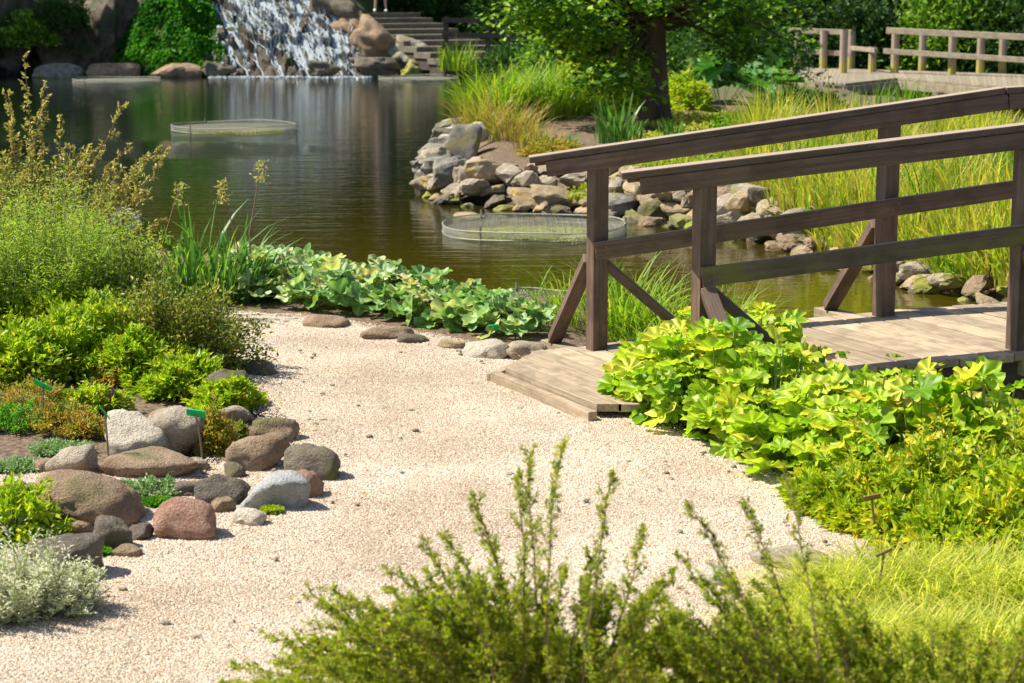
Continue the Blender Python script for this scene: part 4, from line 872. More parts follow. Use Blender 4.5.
vb = [(0, 0, .95), (0, 0, 1.15), (0, 0, 1.35), (0, 0, 1.47), (0, 0, 1.54), (0, -.01, 1.62), (0, -.01, 1.70), (-.1, 0, .90), (-.13, -.01, .50), (-.16, .02, .12), (-.17, .03, .06), (-.175, -.10, .04), (.1, 0, .90), (.13, -.01, .50), (.16, .02, .12), (.17, .03, .06), (.175, -.10, .04),
      (-.17, 0, 1.40), (-.24, .02, 1.14), (-.25, -.04, .90), (-.25, -.06, .82), (.17, 0, 1.40), (.24, .02, 1.14), (.25, -.04, .90), (.25, -.06, .82)]
eb_ = [(0, 1), (1, 2), (2, 3), (3, 4), (4, 5), (5, 6), (0, 7), (7, 8), (8, 9), (9, 10), (10, 11), (0, 12), (12, 13), (13, 14), (14, 15), (15, 16), (2, 17), (17, 18), (18, 19), (19, 20), (2, 21), (21, 22), (22, 23), (23, 24)]
rb_ = [(.15, .11), (.13, .1), (.16, .11), (.06, .06), (.05, .05), (.08, .09), (.07, .08), .09, .058, .036, .034, .03, .09, .058, .036, .034, .03, .05, .042, .032, .03, .05, .042, .032, .03]
skin = flat('skin', (.58, .34, .26), .5, 0, .05); skinmesh('body', vb, eb_, rb_, skin, pr)
skinmesh('shirt', [(0, 0, .98), (0, 0, 1.2), (0, 0, 1.38), (-.17, 0, 1.41), (-.22, .01, 1.25), (.17, 0, 1.41), (.22, .01, 1.25)], [(0, 1), (1, 2), (2, 3), (3, 4), (2, 5), (5, 6)], [(.17, .13), (.155, .12), (.175, .125), .065, .06, .065, .06], flat('cloth_shirt', (.5, .5, .55), .8), pr)
skinmesh('shorts', [(0, 0, 1.0), (0, 0, .92), (-.1, 0, .84), (-.115, 0, .64), (.1, 0, .84), (.115, 0, .64)], [(0, 1), (1, 2), (2, 3), (1, 4), (4, 5)], [(.165, .13), (.17, .13), .105, .085, .105, .085], flat('cloth_shorts', (.08, .1, .16), .8), pr)
skinmesh('hair', [(0, .03, 1.74), (0, .06, 1.66)], [(0, 1)], [(.085, .09), (.075, .07)], flat('hair', (.06, .035, .02), .7), pr)
for sx_ in (-1, 1): skinmesh('shoe', [(sx_ * .17, .06, .05), (sx_ * .172, -.03, .05), (sx_ * .176, -.16, .035)], [(0, 1), (1, 2)], [(.05, .055), (.052, .05), (.045, .035)], flat('white_shoe', (.75, .75, .75), .5, 0, .05), pr)

# ------------------------------------------------------------------ plants on the point and the reed bank
GP = 'reed and sedge clumps on the point'
for a in ((480, 138, 'reed_dry', 260, 1.05, .014, .40, 'straw and green reeds at the left tip of the point'), (512, 140, 'reed_dry', 260, .85, .014, .42, 'dry brown-based reeds behind the blue-grey boulder'), (500, 122, 'reed', 460, 1.32, .022, .58, 'tall bright green reeds leaning over the water at the left of the point'),
          (545, 118, 'reed', 460, 1.25, .022, .6, 'tall bright green reeds in the middle of the point clump'), (578, 112, 'reed', 320, .95, .02, .5, 'green reeds behind the iris left of the tree'), (535, 150, 'reed_dry', 160, .6, .012, .3, 'short dry tuft above the ochre stones'),
          (470, 112, 'reed', 220, 1.0, .022, .4, 'arching reeds farthest left over the pond')):
    clump('reed_clump', a[0], a[1], a[7], 'reeds', a[2], a[3], a[4], a[5], a[6], (.25, .9), group=GP)
clump('iris_clump', 618, 142, 'upright clump of broad pale green iris leaves left of the tree trunk', 'iris', 'iris', 90, .78, .038, .30, (.05, .6))
clump('iris_clump', 672, 140, 'small clump of iris leaves right of the tree trunk', 'iris', 'iris', 50, .42, .03, .2, (.05, .6))
clump('iris_clump', 560, 148, 'low pale leaves among the stones left of the iris', 'iris', 'iris', 40, .35, .03, .2, (.2, .9))
# undergrowth round the tree
for i, (u, v, rx, hh_, mt, lf, lb) in enumerate(((600, 118, 1.1, .95, 'lime', .09, 'round yellow-green bush left of the tree trunk'), (560, 100, 1.0, 1.2, 'treeleaf', .09, 'green bush behind the tall reeds'), (622, 100, 1.0, 1.1, 'treeleaf', .08, 'green bush touching the left of the trunk'),
                                                 (684, 112, .45, .6, 'lime', .08, 'bright bush just right of the tree trunk'), (745, 84, 1.5, 1.25, 'midleaf', .10, 'dark bush behind the giant leaves'), (700, 82, 1.0, 1.3, 'midleaf', .10, 'tall dark bush behind the tree trunk'),
                                                 (508, 92, .8, .9, 'midleaf', .09, 'dark bush behind the left reeds'))):
    x, y = PX(u, v, .1); bush('bush', x, y, lb, 'bush', mt, rx, .9, hh_, 150, 44, lf, 500 + i, 'bushes under the tree on the point', .6, .12)
for i, (u, v, n, rd, hh_, sz_, lb) in enumerate(((722, 108, 16, .7, .95, .75, 'giant-leaved plant right of the tree, its leaves like parasols'), (768, 100, 12, .6, .75, .6, 'smaller giant-leaved plant near the boardwalk'), (800, 106, 12, .5, .4, .4, 'dark leafy plant at the water in front of the boardwalk'))):
    x, y = PX(u, v, .1); bigleaf('giant_leaved_plant', x, y, lb, 'plant', 'gunnera', n, rd, hh_, sz_, LOBE, 'giant-leaved plants on the point', 60 + i)
# yellow-green carpet behind the stones
R = np.random.RandomState(9); g = Geo(); n = 52000; X = R.uniform(.3, 9.5, n); Y = R.uniform(17, 31, n); dist = sdist(X, Y, pen); k = (dist > .85) & (X / Y > .07 + .01 * np.sin(Y * 3)) & (fbm(np.stack([X * .9, Y * .9, 0 * X], -1), 2) > -.45); X, Y = X[k], Y[k]; n = len(X)
Z = tzs(X, Y); bumpz = .07 + .09 * (fbm(np.stack([X * 2, Y * 2, 0 * X + 4], -1), 2) + .5)
pos = np.stack([X, Y, Z + np.maximum(bumpz, 0) * R.uniform(.3, 1, n)], -1)
place(g, LEAF_V, LEAF_F, pos, rdir(R, n, -.1), nrm(R.normal(0, .5, (n, 3)) + np.array([0, 0, 1.])), R.uniform(.05, .10, n), R.uniform(.03, .05, n), np.clip(.5 + .3 * fbm(pos * .8, 2) + R.normal(0, .15, n), 0, 1))
tag(g.build('ground_cover', M['cover']), 'carpet of yellow-green ground cover on the point', 'ground cover', kind='stuff')
# reeds on the right bank, clump by clump
R = np.random.RandomState(19); GR = 'yellow-green reed clumps on the right bank'
cols = [(775, 'farthest left'), (812, 'left'), (845, 'second'), (880, 'third'), (915, 'fourth'), (950, 'fifth'), (985, 'sixth'), (1020, 'right')]
rows = [(252, 'front', .80), (222, 'second', .85), (196, 'middle', .9), (172, 'back', .95), (152, 'rearmost', .95)]
for ri, (v, rn, hh_) in enumerate(rows):
    for ci, (u, cn) in enumerate(cols):
        if (ri == 0 and u < 860) or (ri == 1 and u < 800): continue
        uu = u + R.uniform(-10, 10) - ri * 6; vv = v + (u - 812) * (.10 if ri < 2 else .04) + R.uniform(-3, 3)
        mt = 'sword' if R.uniform() < .78 else 'reed'
        rl = (.0, .7) if mt == 'reed' else (.1, 1.0)
        clump('reed_clump', uu, vv, f'{"yellowing" if mt == "sword" else "green"} reed clump, {cn} along the bank in the {rn} row behind the bridge', 'reeds', mt, 230, hh_ * R.uniform(.9, 1.3), .017, .34, (.05, .55), group=GR, rlo=rl[0], rhi=rl[1], seed=700 + ri * 10 + ci)
for i, (u, v, lb, hh_) in enumerate(((792, 232, 'wide-leaved green reed clump left of the far bridge post', .55), (826, 236, 'fresh green reeds beside the far bridge post', .6), (965, 288, 'reed tuft arching over the stones near the deck', .6))):
    clump('reed_clump', u, v, lb, 'reeds', 'reed', 80, hh_, .02, .25, (.2, .9), seed=760 + i)
for i, (u, v, lb) in enumerate(((875, 112, 'thin reeds standing in the water before the boardwalk corner'), (905, 108, 'dark reed tuft under the boardwalk railing gap'), (790, 100, 'dark green reeds in front of the boardwalk start'), (955, 136, 'sparse reeds at the back edge of the bank'))):
    clump('reed_clump', u, v, lb, 'reeds', 'reed', 60, .75, .02, .4, (.1, .5), seed=770 + i, rlo=0, rhi=.5)
for i, (u, v, mt, hh_, lb) in enumerate(((842, 256, 'sword', .7, 'yellowing reeds at the water just left of the far bridge post'), (872, 264, 'sword', .75, 'yellowing reeds at the water beside the far bridge post'), (905, 268, 'reed', .7, 'green reeds at the water right of the far bridge post'), (938, 274, 'sword', .8, 'yellowing reeds at the water above the deck planks'), (968, 280, 'reed', .75, 'green reeds at the water left of the near right post'), (998, 284, 'sword', .8, 'yellowing reeds at the water beside the near right post'), (1030, 290, 'sword', .8, 'yellowing reeds at the water at the right edge'))):
    clump('reed_clump', u, v, lb, 'reeds', mt, 120, hh_, .018, .3, (.1, .8), group=GR, rlo=.1, rhi=.95, seed=720 + i)
for i, (u, v, n, hh_, mt, lb) in enumerate(((650, 178, 60, .28, 'reed_dry', 'short dry tuft on the bank left of the near handrail end'), (600, 165, 50, .3, 'reed', 'small green tuft between the stones below the iris'), (570, 168, 60, .26, 'reed_dry', 'small straw tuft above the bank stones'), (700, 172, 80, .35, 'reed', 'green tuft between the two handrails'),
                                              (745, 178, 80, .4, 'sword', 'yellow-green tuft between the two handrails'), (720, 150, 90, .4, 'reed', 'green tuft just above the far handrail'), (765, 160, 90, .5, 'sword', 'yellow-green tuft above the far handrail'), (640, 150, 60, .3, 'reed', 'low green tuft in front of the tree'), (780, 215, 80, .45, 'sword', 'yellow-green tuft left of the far bridge post'))):
    clump('grass_tuft', u, v, lb, 'grass tuft', mt, n, hh_, .014, .25, (.2, .9), seed=740 + i)
for i, (u, v, rx, hh_, mt, lf, lb) in enumerate(((555, 150, .5, .18, 'orange', .05, 'low russet plants above the ochre stones'), (610, 172, .5, .16, 'cover', .05, 'low yellow-green plants above the bank behind the bridge post'), (700, 150, .6, .25, 'lime', .06, 'low lime plants in front of the tree, right side'), (740, 135, .7, .3, 'moundleaf', .07, 'mid green low plants below the giant leaves'), (660, 165, .5, .15, 'cover', .05, 'low yellow-green plants behind the far handrail end'), (800, 118, .8, .35, 'midleaf', .08, 'dark low plants at the back of the bank'))):
    x, y = PX(u, v, .1); bush('low_plant', x, y, lb, 'plant', mt, rx, .5, hh_, 110, 40, lf, 730 + i, 'low plants on the bank across the pond', .6, .12)
clump('reed_clump', 458, 70, 'bright green reed tuft at the water in front of the dark fence', 'reeds', 'reed', 160, 1.1, .03, .6, (.1, .5), seed=781, z=-.1)
# grass under and behind the bridge start
for i, (x, y, n, hh_, lb) in enumerate(((1.0, 12.3, 260, .62, 'arching water grass between the two left bridge posts'), (.70, 12.45, 220, .58, 'arching water grass just right of the first bridge post'), (1.3, 12.6, 160, .62, 'upright rushes behind the second bridge post'), (.35, 12.6, 90, .40, 'small grass tuft behind the outer prop'), (1.25, 11.75, 140, .42, 'low grass against the deck edge'), (.85, 11.75, 120, .36, 'low grass in the corner of the props'))):
    clump('grass_clump', 0, 0, lb, 'grass clump', 'reed', int(n * 1.3), hh_ * 1.4, .012, .26, (.25, 1.0), xy=(x, y), seed=790 + i, rlo=.15, rhi=.95, z=max(tz(x, y), -.36), group='water grasses behind the bridge start')
clump('rush_clump', 0, 0, 'few tall straight rush stems in the water behind the bridge', 'rushes', 'iris', 16, 1.0, .014, .12, (.0, .12), xy=(1.32, 12.3), seed=799, z=-.36)

# ------------------------------------------------------------------ waterside bed of large leaves
GB = 'large-leaved plants between gravel and pond'
for i, (u, v, rd, hh_, n, lb) in enumerate(((262, 302, .42, .40, 44, 'large-leaved plant at the left end of the waterside row'), (305, 309, .45, .36, 46, 'large-leaved plant second from the left in the waterside row'), (350, 316, .40, .38, 42, 'large-leaved plant above the brown half-buried stone'),
                                            (392, 320, .38, .34, 36, 'large-leaved plant above the flat tan stone'), (432, 328, .36, .34, 34, 'large-leaved plant left of the whitish block'), (472, 336, .30, .26, 28, 'large-leaved plant behind the whitish block'), (512, 342, .30, .24, 26, 'last large-leaved plant, beside the bridge step'),
                                            (234, 296, .30, .28, 24, 'low large-leaved plant beside the waterside reeds'))):
    x, y = PX(u, v); bigleaf('large_leaved_plant', x, y + .36, lb, 'plant', 'bergenia', int(n * 1.9), rd, hh_ * .8, .20, ROUND + LOBE[:1], GB, 80 + i, 0, .95, .5, .35)
clump('reed_clump', 200, 302, 'green reeds at the water above the dark spreading shrub', 'reeds', 'iris', 90, .85, .026, .40, (.1, .6), seed=801)
clump('reed_clump', 236, 300, 'tall flowering reeds with tan seed heads at the pond edge', 'reeds', 'iris', 60, .74, .026, .24, (.1, .8), seed=802, stalks=2)
clump('reed_clump', 168, 300, 'reeds half hidden behind the dark spreading shrub', 'reeds', 'reed', 110, .65, .02, .4, (.1, .6), seed=803, stalks=1)

# ------------------------------------------------------------------ lobed-leaf bed right of the path
GD = 'lobed yellow-green plants right of the path'
for i, (u, v, rd, hh_, n, lb) in enumerate(((650, 414, .20, .28, 30, 'lobed-leaf plant at the left corner, against the bridge boards'), (682, 424, .30, .36, 56, 'lobed-leaf plant in front of the near bridge post'), (722, 432, .36, .42, 64, 'lobed-leaf plant above the rust brown stone'), (700, 392, .34, .38, 50, 'lobed-leaf plant under the near prop of the bridge'),
                                            (760, 400, .36, .50, 60, 'lobed-leaf plant behind, left of the deck planks'), (778, 450, .36, .42, 64, 'lobed-leaf plant bulging towards the path'), (815, 408, .36, .50, 60, 'lobed-leaf plant close under the near handrail'), (838, 446, .36, .40, 60, 'lobed-leaf plant in the middle of the bed'),
                                            (872, 412, .34, .52, 50, 'lobed-leaf plant with one raised pale leaf near the deck edge'), (905, 440, .34, .48, 46, 'lobed-leaf plant right of the middle of the bed'), (955, 428, .36, .44, 46, 'lobed-leaf plant under the right end of the deck'), (1012, 436, .36, .44, 46, 'lobed-leaf plant at the right edge of the picture'), (800, 476, .28, .34, 44, 'lobed-leaf plant furthest down along the path edge'), (842, 480, .30, .38, 46, 'lobed-leaf plant between the path edge and the yellowing perennials'), (880, 462, .34, .44, 50, 'lobed-leaf plant behind the dark label stake'), (930, 468, .34, .46, 50, 'lobed-leaf plant below the right part of the deck edge'), (985, 470, .34, .46, 50, 'lobed-leaf plant between the deck corner and the golden perennials'), (1040, 475, .34, .46, 44, 'lobed-leaf plant cut by the right edge of the picture'), (868, 496, .28, .42, 40, 'lobed-leaf plant standing just above the dark label stake'), (925, 506, .30, .44, 44, 'lobed-leaf plant rising among the golden perennials'), (985, 512, .30, .46, 44, 'lobed-leaf plant rising at the right of the golden perennials'))):
    x, y = PX(u, v); bigleaf('lobed_leaf_plant', x, y + .1, lb, 'plant', 'darmera', n * 2, rd * 1.05, hh_ * 1.18, .20, LOBE, GD, 120 + i, .05, 1, .55, .4)
GY = 'yellowing leafy perennials in the right bed'
for i, (u, v, rx, hh_, lb) in enumerate(((818, 512, .12, .16, 'small-leaved perennial spilling onto the path edge'), (858, 526, .18, .24, 'yellowing perennial behind the dark label stake'), (895, 532, .22, .32, 'golden-tipped perennial right of the dark label stake'), (940, 536, .24, .36, 'tall golden perennial near the fine grass'), (990, 540, .26, .38, 'green-gold perennial at the right edge'),
                                       (905, 545, .20, .24, 'low yellow-flecked perennial at the back of the fine grass, left'), (950, 560, .22, .24, 'low yellow-tipped perennial at the back of the fine grass, middle'), (1000, 565, .24, .26, 'low pale green perennial at the back of the fine grass, right'), (1040, 520, .28, .42, 'perennial cut by the right edge of the picture'), (1045, 550, .34, .45, 'dark green perennial at the lower right edge'),
                                       (850, 528, .12, .14, 'low yellow-green perennial at the tip of the right bed'))):
    x, y = PX(u, v); bush('leafy_perennial', x, y + .1, lb, 'plant', 'golden', rx, .26, hh_ * (.86 if v > 500 else 1.0), 130, 34, .048, 140 + i, GY, .45, .085, 'greenstem', .3, .0 + .05 * (i % 3), .85 + .05 * (i % 3), .45)
    # upright leafy shoots
R = np.random.RandomState(15); GF = 'fine-leaved grass mounds at the lower right'
for i, (u, v, rd, hh_, lb) in enumerate(((828, 606, .20, .24, 'fine bright grass mound nearest the path'), (880, 600, .24, .28, 'fine grass mound left of the middle'), (935, 605, .26, .30, 'fine grass mound in the middle at the lower right'), (990, 600, .26, .30, 'fine grass mound right of the middle'), (1040, 605, .26, .30, 'fine grass mound at the right edge'),
                                       (850, 655, .24, .26, 'front fine grass mound behind the evergreen sprays'), (915, 660, .26, .28, 'front middle fine grass mound'), (980, 660, .26, .28, 'front right fine grass mound'), (1035, 665, .26, .28, 'fine grass mound in the lower right corner'), (790, 640, .18, .2, 'small fine grass tuft beside the pale stone'))):
    clump('fine_grass', u, v, lb, 'grass mound', 'fgrass', 900, hh_ * 1.05, .0055, rd * .9, (.35, 1.7), group=GF, seed=820 + i, rlo=.0, rhi=1)

# ------------------------------------------------------------------ rock garden on the left
def feather(name, x, y, label, mat, n, hgt, rad, leaf, seed, asp=.28, per=46, spread=.028, lean=.25, group=None, rlo=0, rhi=1, cat='shrub', stem='greenstem', kz=None, minh=.45):
    """upright leafy wands"""
    R = np.random.RandomState(seed); z = tz(x, y) if kz is None else kz; root = thing(name, (x, y, z), label, cat, group); gs = Geo(); g = Geo()
    a = R.uniform(0, 6.28, n); q = np.sqrt(R.uniform(0, 1, n)); b0 = np.stack([q * np.cos(a) * rad * .6, q * np.sin(a) * rad * .5, 0 * a], -1)
    hh_ = hgt * R.uniform(minh, 1.05, n) * (1 - .3 * q ** 2); tip = b0 * 1.5 + np.stack([np.cos(a) * lean * hh_ * q, np.sin(a) * lean * hh_ * q, hh_], -1) + R.normal(0, .03, (n, 3))
    mid = (b0 + tip) / 2 + R.normal(0, .02, (n, 3)); twigs(gs, b0, mid, .0045, .0035); twigs(gs, mid, tip, .0035, .0012); gs.build('stems', M[stem], root)
    bi = np.repeat(np.arange(n), per); k = len(bi); t_ = R.uniform(.15, 1, k); P = np.where((t_ < .5)[:, None], b0[bi] + (mid - b0)[bi] * (t_ * 2)[:, None], mid[bi] + (tip - mid)[bi] * (t_ * 2 - 1)[:, None])
    aa = R.uniform(0, 6.28, k); d_ = nrm(np.stack([np.cos(aa), np.sin(aa), R.uniform(.1, 1.1, k)], -1)); P = P + d_ * (R.uniform(0, spread, k))[:, None]
    L = leaf * R.uniform(.6, 1.2, k) * (1.15 - .5 * t_); place(g, LEAF_V, LEAF_F, P, d_, nrm(R.normal(0, .4, (k, 3)) + np.array([0, 0, 1.])), L, L * asp, np.clip(rlo + (rhi - rlo) * (.25 + .45 * t_ + R.normal(0, .14, k) + R.uniform(-.12, .12, n)[bi]), 0, 1))
    g.build('foliage', M[mat], root); return root
for i, (u, v, hh_, rd, lb) in enumerate(((15, 350, .95, .42, 'feathery light green shrub at the left edge'), (62, 346, 1.0, .42, 'feathery light green shrub in the middle of the trio'), (105, 344, .85, .34, 'feathery light green shrub next to the dark spreading one'), (-30, 352, .9, .45, 'feathery shrub cut by the left edge of the picture'), (40, 325, 1.1, .4, 'taller feathery green shrub behind the trio'))):
    x, y = PX(u, v); feather('feathery_shrub', x, y, lb, 'feather', 170, hh_ * .95, rd, .045, 850 + i, .26, 70, .05, .3, 'feathery shrubs of the rock garden')
x, y = PX(158, 390)
bush('spreading_shrub', x, y + .25, 'dark spreading shrub with cream-tipped leaves overhanging the gravel', 'shrub', 'cotone', .52, .42, .56, 240, 60, .030, 871, None, .5, .085, 'twig', .3, .0, 1, .35, lean=(.12, -.1))
x, y = PX(122, 362); bush('spreading_shrub', x, y + .3, 'dark shrub between the feathery shrubs and the cream-tipped one', 'shrub', 'cotone', .36, .34, .58, 150, 50, .028, 872, None, .5, .09, rlo=0, rhi=.6)
# bronze twiggy shrub with long whips
def whips(name, root_xy, label, mat, targets, seed, leaf=.026, side=14, lps=16, asp=.55, sl=.12, stemr=.007, cat='shrub', stem='twig', rlo=0, rhi=1, z=None, arch=.25, tmin=.25, spr=.15):
    R = np.random.RandomState(seed); x, y = root_xy; zz = tz(x, y) if z is None else z; root = thing(name, (x, y, zz), label, cat); gs = Geo(); g = Geo(); T0, T1, LP, LD = [], [], [], []
    for (tx_, ty_, tz_) in targets:
        tip = np.array([tx_ - x, ty_ - y, tz_ - zz]); b0 = np.array([tip[0] * spr + R.normal(0, .04), tip[1] * .15 + R.normal(0, .04), 0]); L = np.linalg.norm(tip - b0)
        m_ = b0 + (tip - b0) * .5 + np.array([0, 0, arch * L * .35]) + R.normal(0, .03 * L, 3); t_ = np.linspace(0, 1, 12)[:, None]
        P = (1 - t_) ** 2 * b0 + 2 * t_ * (1 - t_) * m_ + t_ ** 2 * tip; P = P + np.cumsum(R.normal(0, .004, P.shape), 0) * (t_ > .1); tube(gs, P, np.linspace(stemr, stemr * .2, 12), 5)
        for k in range(side):
            q = tmin + (1 - tmin) * ((k + R.uniform(0, 1)) / side); i_ = min(int(q * 11), 10); f_ = q * 11 - i_; p = P[i_] * (1 - f_) + P[i_ + 1] * f_; dr = nrm(P[i_ + 1] - P[i_]); rd_ = nrm(np.cross(dr, R.normal(0, 1, 3)))
            ln_ = sl * (1.15 - q * .85) * R.uniform(.5, 1.2); e = p + nrm(dr * 1.0 + rd_ * .7 + np.array([0, 0, .1])) * ln_; T0.append(p); T1.append(e)
            for w_ in np.linspace(.1, 1, lps): LP.append(p + (e - p) * w_ + R.normal(0, .003, 3)); LD.append(nrm((e - p) / ln_ * .6 + R.normal(0, .6, 3)))
        nl = int(lps * 2.2)
        for w_ in R.uniform(tmin, 1, nl): i_ = min(int(w_ * 11), 10); f_ = w_ * 11 - i_; p = P[i_] * (1 - f_) + P[i_ + 1] * f_; LP.append(p); LD.append(nrm(nrm(P[i_ + 1] - P[i_]) * .5 + R.normal(0, .7, 3)))
    twigs(gs, np.array(T0), np.array(T1), stemr * .28, stemr * .12); gs.build('branches', M[stem], root)
    n = len(LP); LL = leaf * R.uniform(.6, 1.25, n); place(g, LEAF_V, LEAF_F, np.array(LP), np.array(LD), nrm(R.normal(0, .6, (n, 3)) + np.array([0, 0, .8])), LL, LL * asp, np.clip(rlo + (rhi - rlo) * (.5 + R.normal(0, .24, n)), 0, 1))
    g.build('foliage', M[mat], root); return root
R = np.random.RandomState(41)
tg = [atd(u, v, R.uniform(12.6, 13.2)) for u, v in ((28, 58), (45, 82), (128, 100), (162, 145), (8, 90), (60, 120), (20, 125), (105, 165), (140, 190), (170, 215), (85, 150), (55, 165), (-30, 80), (-20, 110), (0, 150), (10, 105), (35, 135), (48, 105))]
tg += [atd(R.uniform(-60, 168), R.uniform(145, 235), R.uniform(12.4, 13.2)) for _ in range(60)]
whips('bronze_shrub', PX(30, 312), 'tall twiggy shrub with bronze and cream leaves and long whips at the upper left', 'bronze', tg, 42, .030, 15, 11, .55, .16, .008, tmin=.45)
# lime green ground plants
GL = 'lime green leafy plants of the rock garden'
for i, (u, v, rx, hh_, mt, lf, lb) in enumerate(((10, 402, .34, .30, 'lime', .06, 'lime green leafy plant at the left edge behind the labels'), (55, 396, .36, .34, 'lime', .06, 'lime green leafy plant above the left green label'), (102, 392, .30, .30, 'lime', .06, 'lime green leafy plant above the small reddish stone'), (140, 398, .26, .24, 'lime', .06, 'lime green leafy plant above the big beige boulder'),
                                                (185, 408, .24, .20, 'lime', .065, 'yellowish leafy plant above the right green label'), (30, 360, .45, .38, 'lime', .055, 'broad lime green plant below the feathery shrubs'), (100, 368, .36, .34, 'lime', .055, 'lime green plant below the dark shrub'), (160, 388, .3, .22, 'lime', .07, 'coarse-leaved lime plant in front of the dark shrub'),
                                                (222, 420, .16, .16, 'lime', .055, 'small yellow-green tuft against the grey-black stone'))):
    x, y = PX(u, v); bush('leafy_plant', x, y + .1, lb, 'plant', mt, rx, .28, hh_, 130, 60, lf * .72, 880 + i, GL, .48, .09, 'greenstem', .5, 0, .9, .5)
for i, (u, v, rx, hh_, mt, lf, lb) in enumerate(((15, 440, .20, .13, 'moundleaf', .018, 'dense deep green cushion below the left green label'), (62, 440, .22, .14, 'orange', .022, 'orange-tinged cushion plant left of the middle label'), (30, 425, .26, .15, 'orange', .022, 'russet and yellow cushion behind the green cushion'), (85, 446, .15, .10, 'orange', .02, 'small yellow-green cushion at the middle label'),
                                                (215, 462, .10, .26, 'orange', .022, 'russet heathery tuft beside the right green label'), (135, 457, .12, .09, 'lime', .02, 'little green tuft in front of the cream boulder'), (150, 500, .17, .07, 'sedum', .020, 'flat grey-green succulent mat behind the reddish dome'), (15, 478, .14, .05, 'sedum', .018, 'thin green mat beside the lavender stone'),
                                                (60, 462, .16, .06, 'sedum', .018, 'thin grey-green mat behind the peaked boulder'), (118, 400, .18, .12, 'orange', .024, 'russet tuft around the small upright reddish stone'), (90, 424, .2, .12, 'lime', .03, 'low lime plants behind the cream boulder'), (232, 448, .10, .10, 'cotone', .024, 'small dark plant between tan boulder and label'), (160, 512, .08, .04, 'moundleaf', .016, 'green sprigs beside the reddish dome'), (6, 545, .26, .26, 'lime', .04, 'bright green leafy plant left of the dark olive boulder'), (272, 519, .05, .03, 'lime', .014, 'tiny green sprout in the gravel below the grey stone'), (96, 562, .05, .03, 'moundleaf', .014, 'tiny green sprig beside the dark olive boulder'))):
    x, y = PX(u, v); bush('cushion_plant', x, y + .04, lb, 'plant', mt, rx, rx * .8, hh_, 90, 30, lf, 900 + i, 'low cushion plants in the rock garden', .5, .09, 'greenstem', .5, 0, 1, .6)
for i, (u, v, rd, hh_, lb) in enumerate(((25, 618, .20, .26, 'silver-white woolly shrub at the lower left'), (-20, 622, .2, .25, 'silver-white shrub cut by the left edge'), (60, 615, .10, .16, 'small silver tuft right of the silver-white shrub'))):
    x, y = PX(u, v); feather('silver_shrub', x, y, lb, 'silver', 110, hh_, rd, .026, 920 + i, .35, 60, .02, .5, 'silver-leaved shrubs', rlo=0, rhi=1, stem='greenstem')

for i, (u, v, hh_, lb) in enumerate(((862, 470, .50, 'tall yellow-green leafy shoots in the middle of the right bed'), (925, 470, .55, 'tall yellow-green leafy shoots below the right part of the deck'), (985, 480, .55, 'tall yellow-green leafy shoots near the right edge'), (895, 520, .42, 'golden leafy shoots behind the dark label stake'), (955, 530, .42, 'golden leafy shoots above the fine grass'), (1015, 520, .48, 'golden leafy shoots at the right edge'))):
    x, y = PX(u, v); feather('leafy_shoots', x, y + .1, lb, 'golden', 34, hh_ * 1.05, .26, .05, 940 + i, .32, 44, .035, .3, 'upright leafy shoots in the right bed', rlo=.15, rhi=1, cat='plant')
# ------------------------------------------------------------------ plant labels
gm = flat('green_plastic', (.01, .55, .16), .35, 0, .05); dm_ = flat('brown_card', (.20, .13, .05), .7); mt_ = flat('steel_rod', (.20, .17, .15), .5, .5)
def plabel(u, v, vb, tilt, label, mat=gm, w_=.085, h_=.055, flatlab=False, ub=None):
    p = at(ub or u, vb, 0); p[2] = tz(p[0], p[1]); top = atd(u, v, p[1]); root = thing('plant_label', p, label, 'plant label', 'plant labels on stakes')
    L = top - p; g = Geo(); tube(g, [(0, 0, -.05), L * .5, L - [0, 0, .01]], .005, 6); g.build('stake', mt_, root)
    ax = np.array([math.cos(tilt), 0, math.sin(tilt)]); g = Geo(); box(g, L - ax * w_ / 2 - [0, .006, 0], L + ax * w_ / 2 - [0, .006, 0], .004, h_, up=(-.2, -.75, .75), rng=rr); g.build('label_plate', mat, root, bevel=.001)
plabel(43, 385, 440, -.45, 'left green plant label leaning on its stake among the lime plants')
plabel(105, 412, 477, -.95, 'middle green plant label tipped steeply on a tall stake', w_=.075, h_=.035, ub=110)
plabel(196, 413, 466, -.15, 'right green plant label above the beige boulder', ub=204)
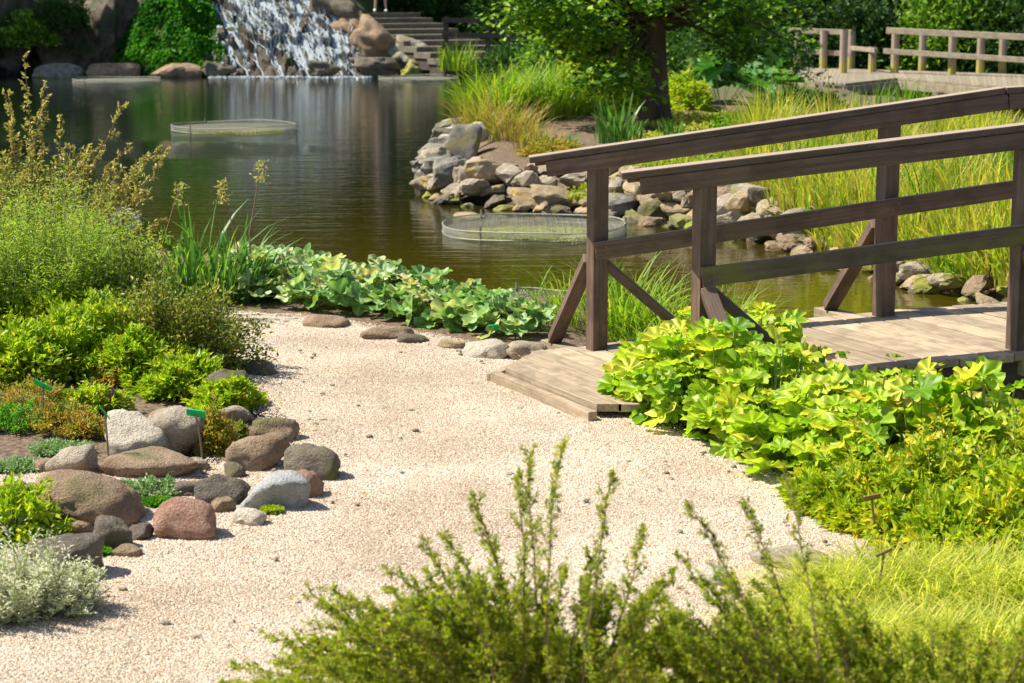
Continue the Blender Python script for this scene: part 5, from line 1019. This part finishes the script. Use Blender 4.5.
plabel(872, 497, 548, .2, 'dark brown plant label among the yellowing perennials', dm_, .065, .035, ub=876)
plabel(884, 552, 604, .45, 'tan plant label leaning over the fine grass', dm_, .06, .02, ub=876)
p = at(497, 341, 0); g = Geo(); box(g, (-.03, 0, 0), (.03, 0, .01), .004, .05, up=(0, -.5, .8), rng=rr); o = g.build('plant_label', gm, bevel=.001); o.location = (p[0] - .02, p[1] - .02, .08); tag(o, 'small green plant label resting on the whitish block', 'plant label')

# ------------------------------------------------------------------ evergreen shrubs in the foreground
R = np.random.RandomState(61)
def tips(l, d0, d1): return [atd(u, v, R.uniform(d0, d1)) for u, v in l]
tl = [(224, 674), (290, 649), (333, 585), (345, 600), (396, 565), (433, 540), (405, 600), (499, 553), (470, 590), (509, 479), (540, 452), (560, 456), (605, 482), (480, 505), (455, 530), (640, 540), (600, 560), (660, 590)]
for q in range(46):
    a_ = R.uniform(0, 1); tl.append((225 + a_ * 260 + R.uniform(-15, 15), 676 - a_ * 110 + R.uniform(-5, 45)))
tl += [(R.uniform(270, 690), R.uniform(605, 700)) for _ in range(95)] + [(R.uniform(380, 680), R.uniform(570, 650)) for _ in range(34)]
whips('evergreen_shrub', (.12, 4.5), 'tall near evergreen shrub whose sprays fan over the lower middle of the path', 'fgs', tips(tl, 4.45, 5.0), 62, .0135, 40, 19, .48, .10, .0045, tmin=.2, arch=.75, spr=.05)
tl = [(699, 500), (738, 504), (790, 470), (730, 567), (813, 559), (690, 560), (760, 590), (840, 600), (716, 600), (640, 640), (900, 640), (960, 630), (1010, 640)]
tl += [(R.uniform(620, 780), R.uniform(605, 690)) for _ in range(46)] + [(R.uniform(660, 1070), R.uniform(618, 700)) for _ in range(150)] + [(R.uniform(640, 900), R.uniform(590, 660)) for _ in range(16)]
whips('evergreen_shrub', (.95, 4.35), 'wide near evergreen shrub along the bottom right with thin upright sprays', 'fgs', tips(tl, 4.4, 4.95), 64, .0135, 38, 19, .48, .095, .0045, tmin=.2, arch=.6, spr=.30)
